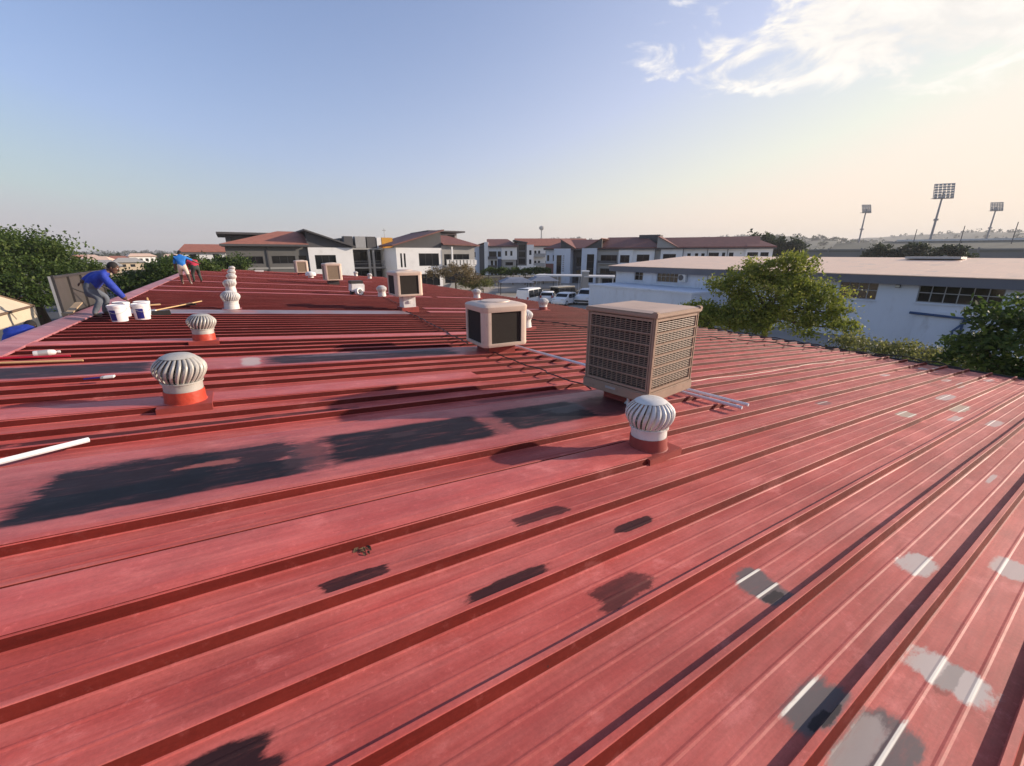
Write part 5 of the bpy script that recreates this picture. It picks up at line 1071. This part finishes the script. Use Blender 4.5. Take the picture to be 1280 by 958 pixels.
for i, (x, y, lg, lb) in enumerate(((8.2, 74.5, 8.0, 'white flat roofed carport before the glazed towers'), (14.6, 71.5, 4.8, 'shorter white flat roofed carport beside the dark recess'))):
    t = empty('carport', (x, y, 0), R_(-14), lb, 'carport', 'carports in the yard')
    MB().bx(-lg/2, lg/2, -2.3, 2.3, 2.25, 2.45).build('roof', mat('carport_white', (.62, .61, .59), .6), t)
    for sx in (-.45, 0, .45):
        for sy in (-2, 2): MB().bx(sx*lg-.06, sx*lg+.06, sy-.06, sy+.06, 0, 2.25).build('post', frame_white, t)
t = empty('gate_pillar', (12.0, 70.5, 0), 0, 'pale square pillar with cap between the two carports', 'pillar'); MB().bx(-.5, .5, -.5, .5, 0, 3.1).build('shaft', midgrey, t); MB().bx(-.6, .6, -.6, .6, 3.1, 3.3).build('cap', whitewall, t)
t = empty('guard_hut', (-5.9, 70.6, 0), R_(8), 'small cream hut past the shrub at the roof end', 'hut')
block(t, -.9, .9, 0, 2.0, 0, 2.0, mat('cream_wall', (.60, .54, .42), .8), [(-.6, .1, 1.0, 1.6, 2, 1)]); MB().bx(-1.1, 1.1, -.2, 2.2, 2.0, 2.15).build('roof', palecream, t)
t = empty('boundary_wall', (-4, 89.5, 0), R_(1), 'low pale boundary wall behind the yard trees', 'wall')
for k in range(10): MB().bx(-10+2.6*k, -7.5+2.6*k, 0, .2, 0, 1.3).build('panel', mat('wall_tan', (.36, .30, .24), .9), t); MB().bx(-7.5+2.6*k, -7.4+2.6*k, -.06, .26, 0, 1.5).build('post', midgrey, t)

# ------------------------------------------------------------------ stadium, floodlight masts
st = empty('stadium_stand', (172, 196, 0), R_(-40.5), 'long low grey stadium bank with a white rail along its top', 'stadium')
concr = mat('stadium_concrete', (.16, .165, .16), .9, 0, .1, .1); earth = mat('stadium_bank', (.10, .105, .08), .95, 0, .2, .08)
MB().bx(-52, 150, 0, 14, 0, 7.8).build('front_wall', concr, st); MB().bx(-52, 150, -.3, .0, 6.6, 7.3).build('front_band', earth, st)
mb = MB(); mb.slab([(-25, 14, 7.6), (150, 14, 7.6), (150, 40, 11.4), (-25, 40, 11.4)], .6); mb.build('terrace', earth, st)
MB().bx(-5, 150, 40, 41, 8, 11.7).build('rear_wall', concr, st); MB().bx(0, 150, 39.6, 39.9, 11.75, 12.5).build('rail', frame_white, st)
for k in range(16): MB().bx(-50+12.5*k, -49.4+12.5*k, -.5, -.31, 0, 8.3).build('buttress', concr, st)
for k in range(9): MB().tube([(6+16*k, 30, 8), (6+16*k, 30, 17.0+(k % 3))], .16, 5).build('lamp_post', darkgrey, st)
steel_f = mat('mast_steel', (.30, .29, .30), .5, .4)
def mast(x, y, H, rz, label, W_, Hh):
    t = empty('floodlight_mast', (x, y, 0), rz, label, 'floodlight', 'stadium floodlight masts')
    MB().tube([(0, 0, 0), (0, 0, H*.55), (0, 0, H)], [.75, .55, .38], 10).build('pole', steel_f, t, True)
    M = Matrix.Rotation(R_(-22), 3, 'X'); mb = MB()
    fr = empty_head = None
    hd = MB()
    for sx in (-1, 1): hd.box(tuple(M @ Vector((sx*W_/2, 0, 0))+Vector((0, 0, H))), (.22, .22, Hh), M)
    for k in range(6): hd.box(tuple(M @ Vector((0, 0, -Hh/2+Hh*k/5))+Vector((0, 0, H))), (W_, .2, .2), M)
    hd.box((0, .6, H-Hh*.42), (W_*1.05, 1.6, .12)); ho = hd.build('head_frame', steel_f, t)
    for k in range(6):
        for j in range(5):
            c = M @ Vector((-W_/2+W_*(j+.5)/5, -.35, -Hh/2+Hh*(k+.5)/6))+Vector((0, 0, H)); MB().box(tuple(c), (W_/5*.72, .5, Hh/6*.66), M).build('floodlight', frame_grey, ho)
    MB().box((0, 0, H*.62), (1.6, 1.6, 1.0)).build('junction_box', steel_f, t)
mast(260, 330, 37, R_(-5), 'floodlight mast at the left of the stadium, shorter than its neighbour', 6, 6.2); mast(237.2, 250, 38.5, R_(-25), 'tall near floodlight mast with large lamp head', 8.5, 8.5); mast(355, 330, 38.5, R_(-20), 'distant floodlight mast right of the tallest one', 7, 6.5)
t = empty('water_tower', (60, 900, 0), 0, 'slim tower standing on the far hill above the white block', 'tower'); MB().tube([(0, 0, 10), (0, 0, 52)], [1.6, 1.2], 8).build('shaft', midgrey, t); MB().lathe([(1.2, 50), (5, 53), (5, 57), (1, 59)], 12).build('tank', midgrey, t)
for i, (x, y) in enumerate(((58, 640), (68, 640), (78, 642))):
    t = empty('silo', (x, y, 0), 0, 'pale round silo far off above the brown roofs', 'silo', 'far pale silos'); MB().lathe([(4, 0), (4, 23), (3, 24.5), (.01, 25)], 14).build('drum', whitewall, t, True); MB().lathe([(4.15, 22.2), (4.15, 22.8)], 14).build('ring', midgrey, t, True)

# ------------------------------------------------------------------ haze
hz = MB().bx(-2700, 2700, -260, 3300, -4, 125).build('haze', []) if False else None
mb = MB(); mb.bx(-2700, 2700, -260, 3300, -4, 125)
hm = bpy.data.materials.new('haze'); hm.use_nodes = True; ht = hm.node_tree; ht.nodes.clear()
pv = ht.nodes.new('ShaderNodeVolumePrincipled'); pv.inputs['Color'].default_value = (.86, .87, .90, 1); pv.inputs['Density'].default_value = .00028; pv.inputs['Anisotropy'].default_value = .1
mo = ht.nodes.new('ShaderNodeOutputMaterial'); ht.links.new(pv.outputs[0], mo.inputs['Volume'])
hz = mb.build('haze', hm); tag(hz, 'thin pale haze in the air over the whole place', 'haze', None, 'stuff')
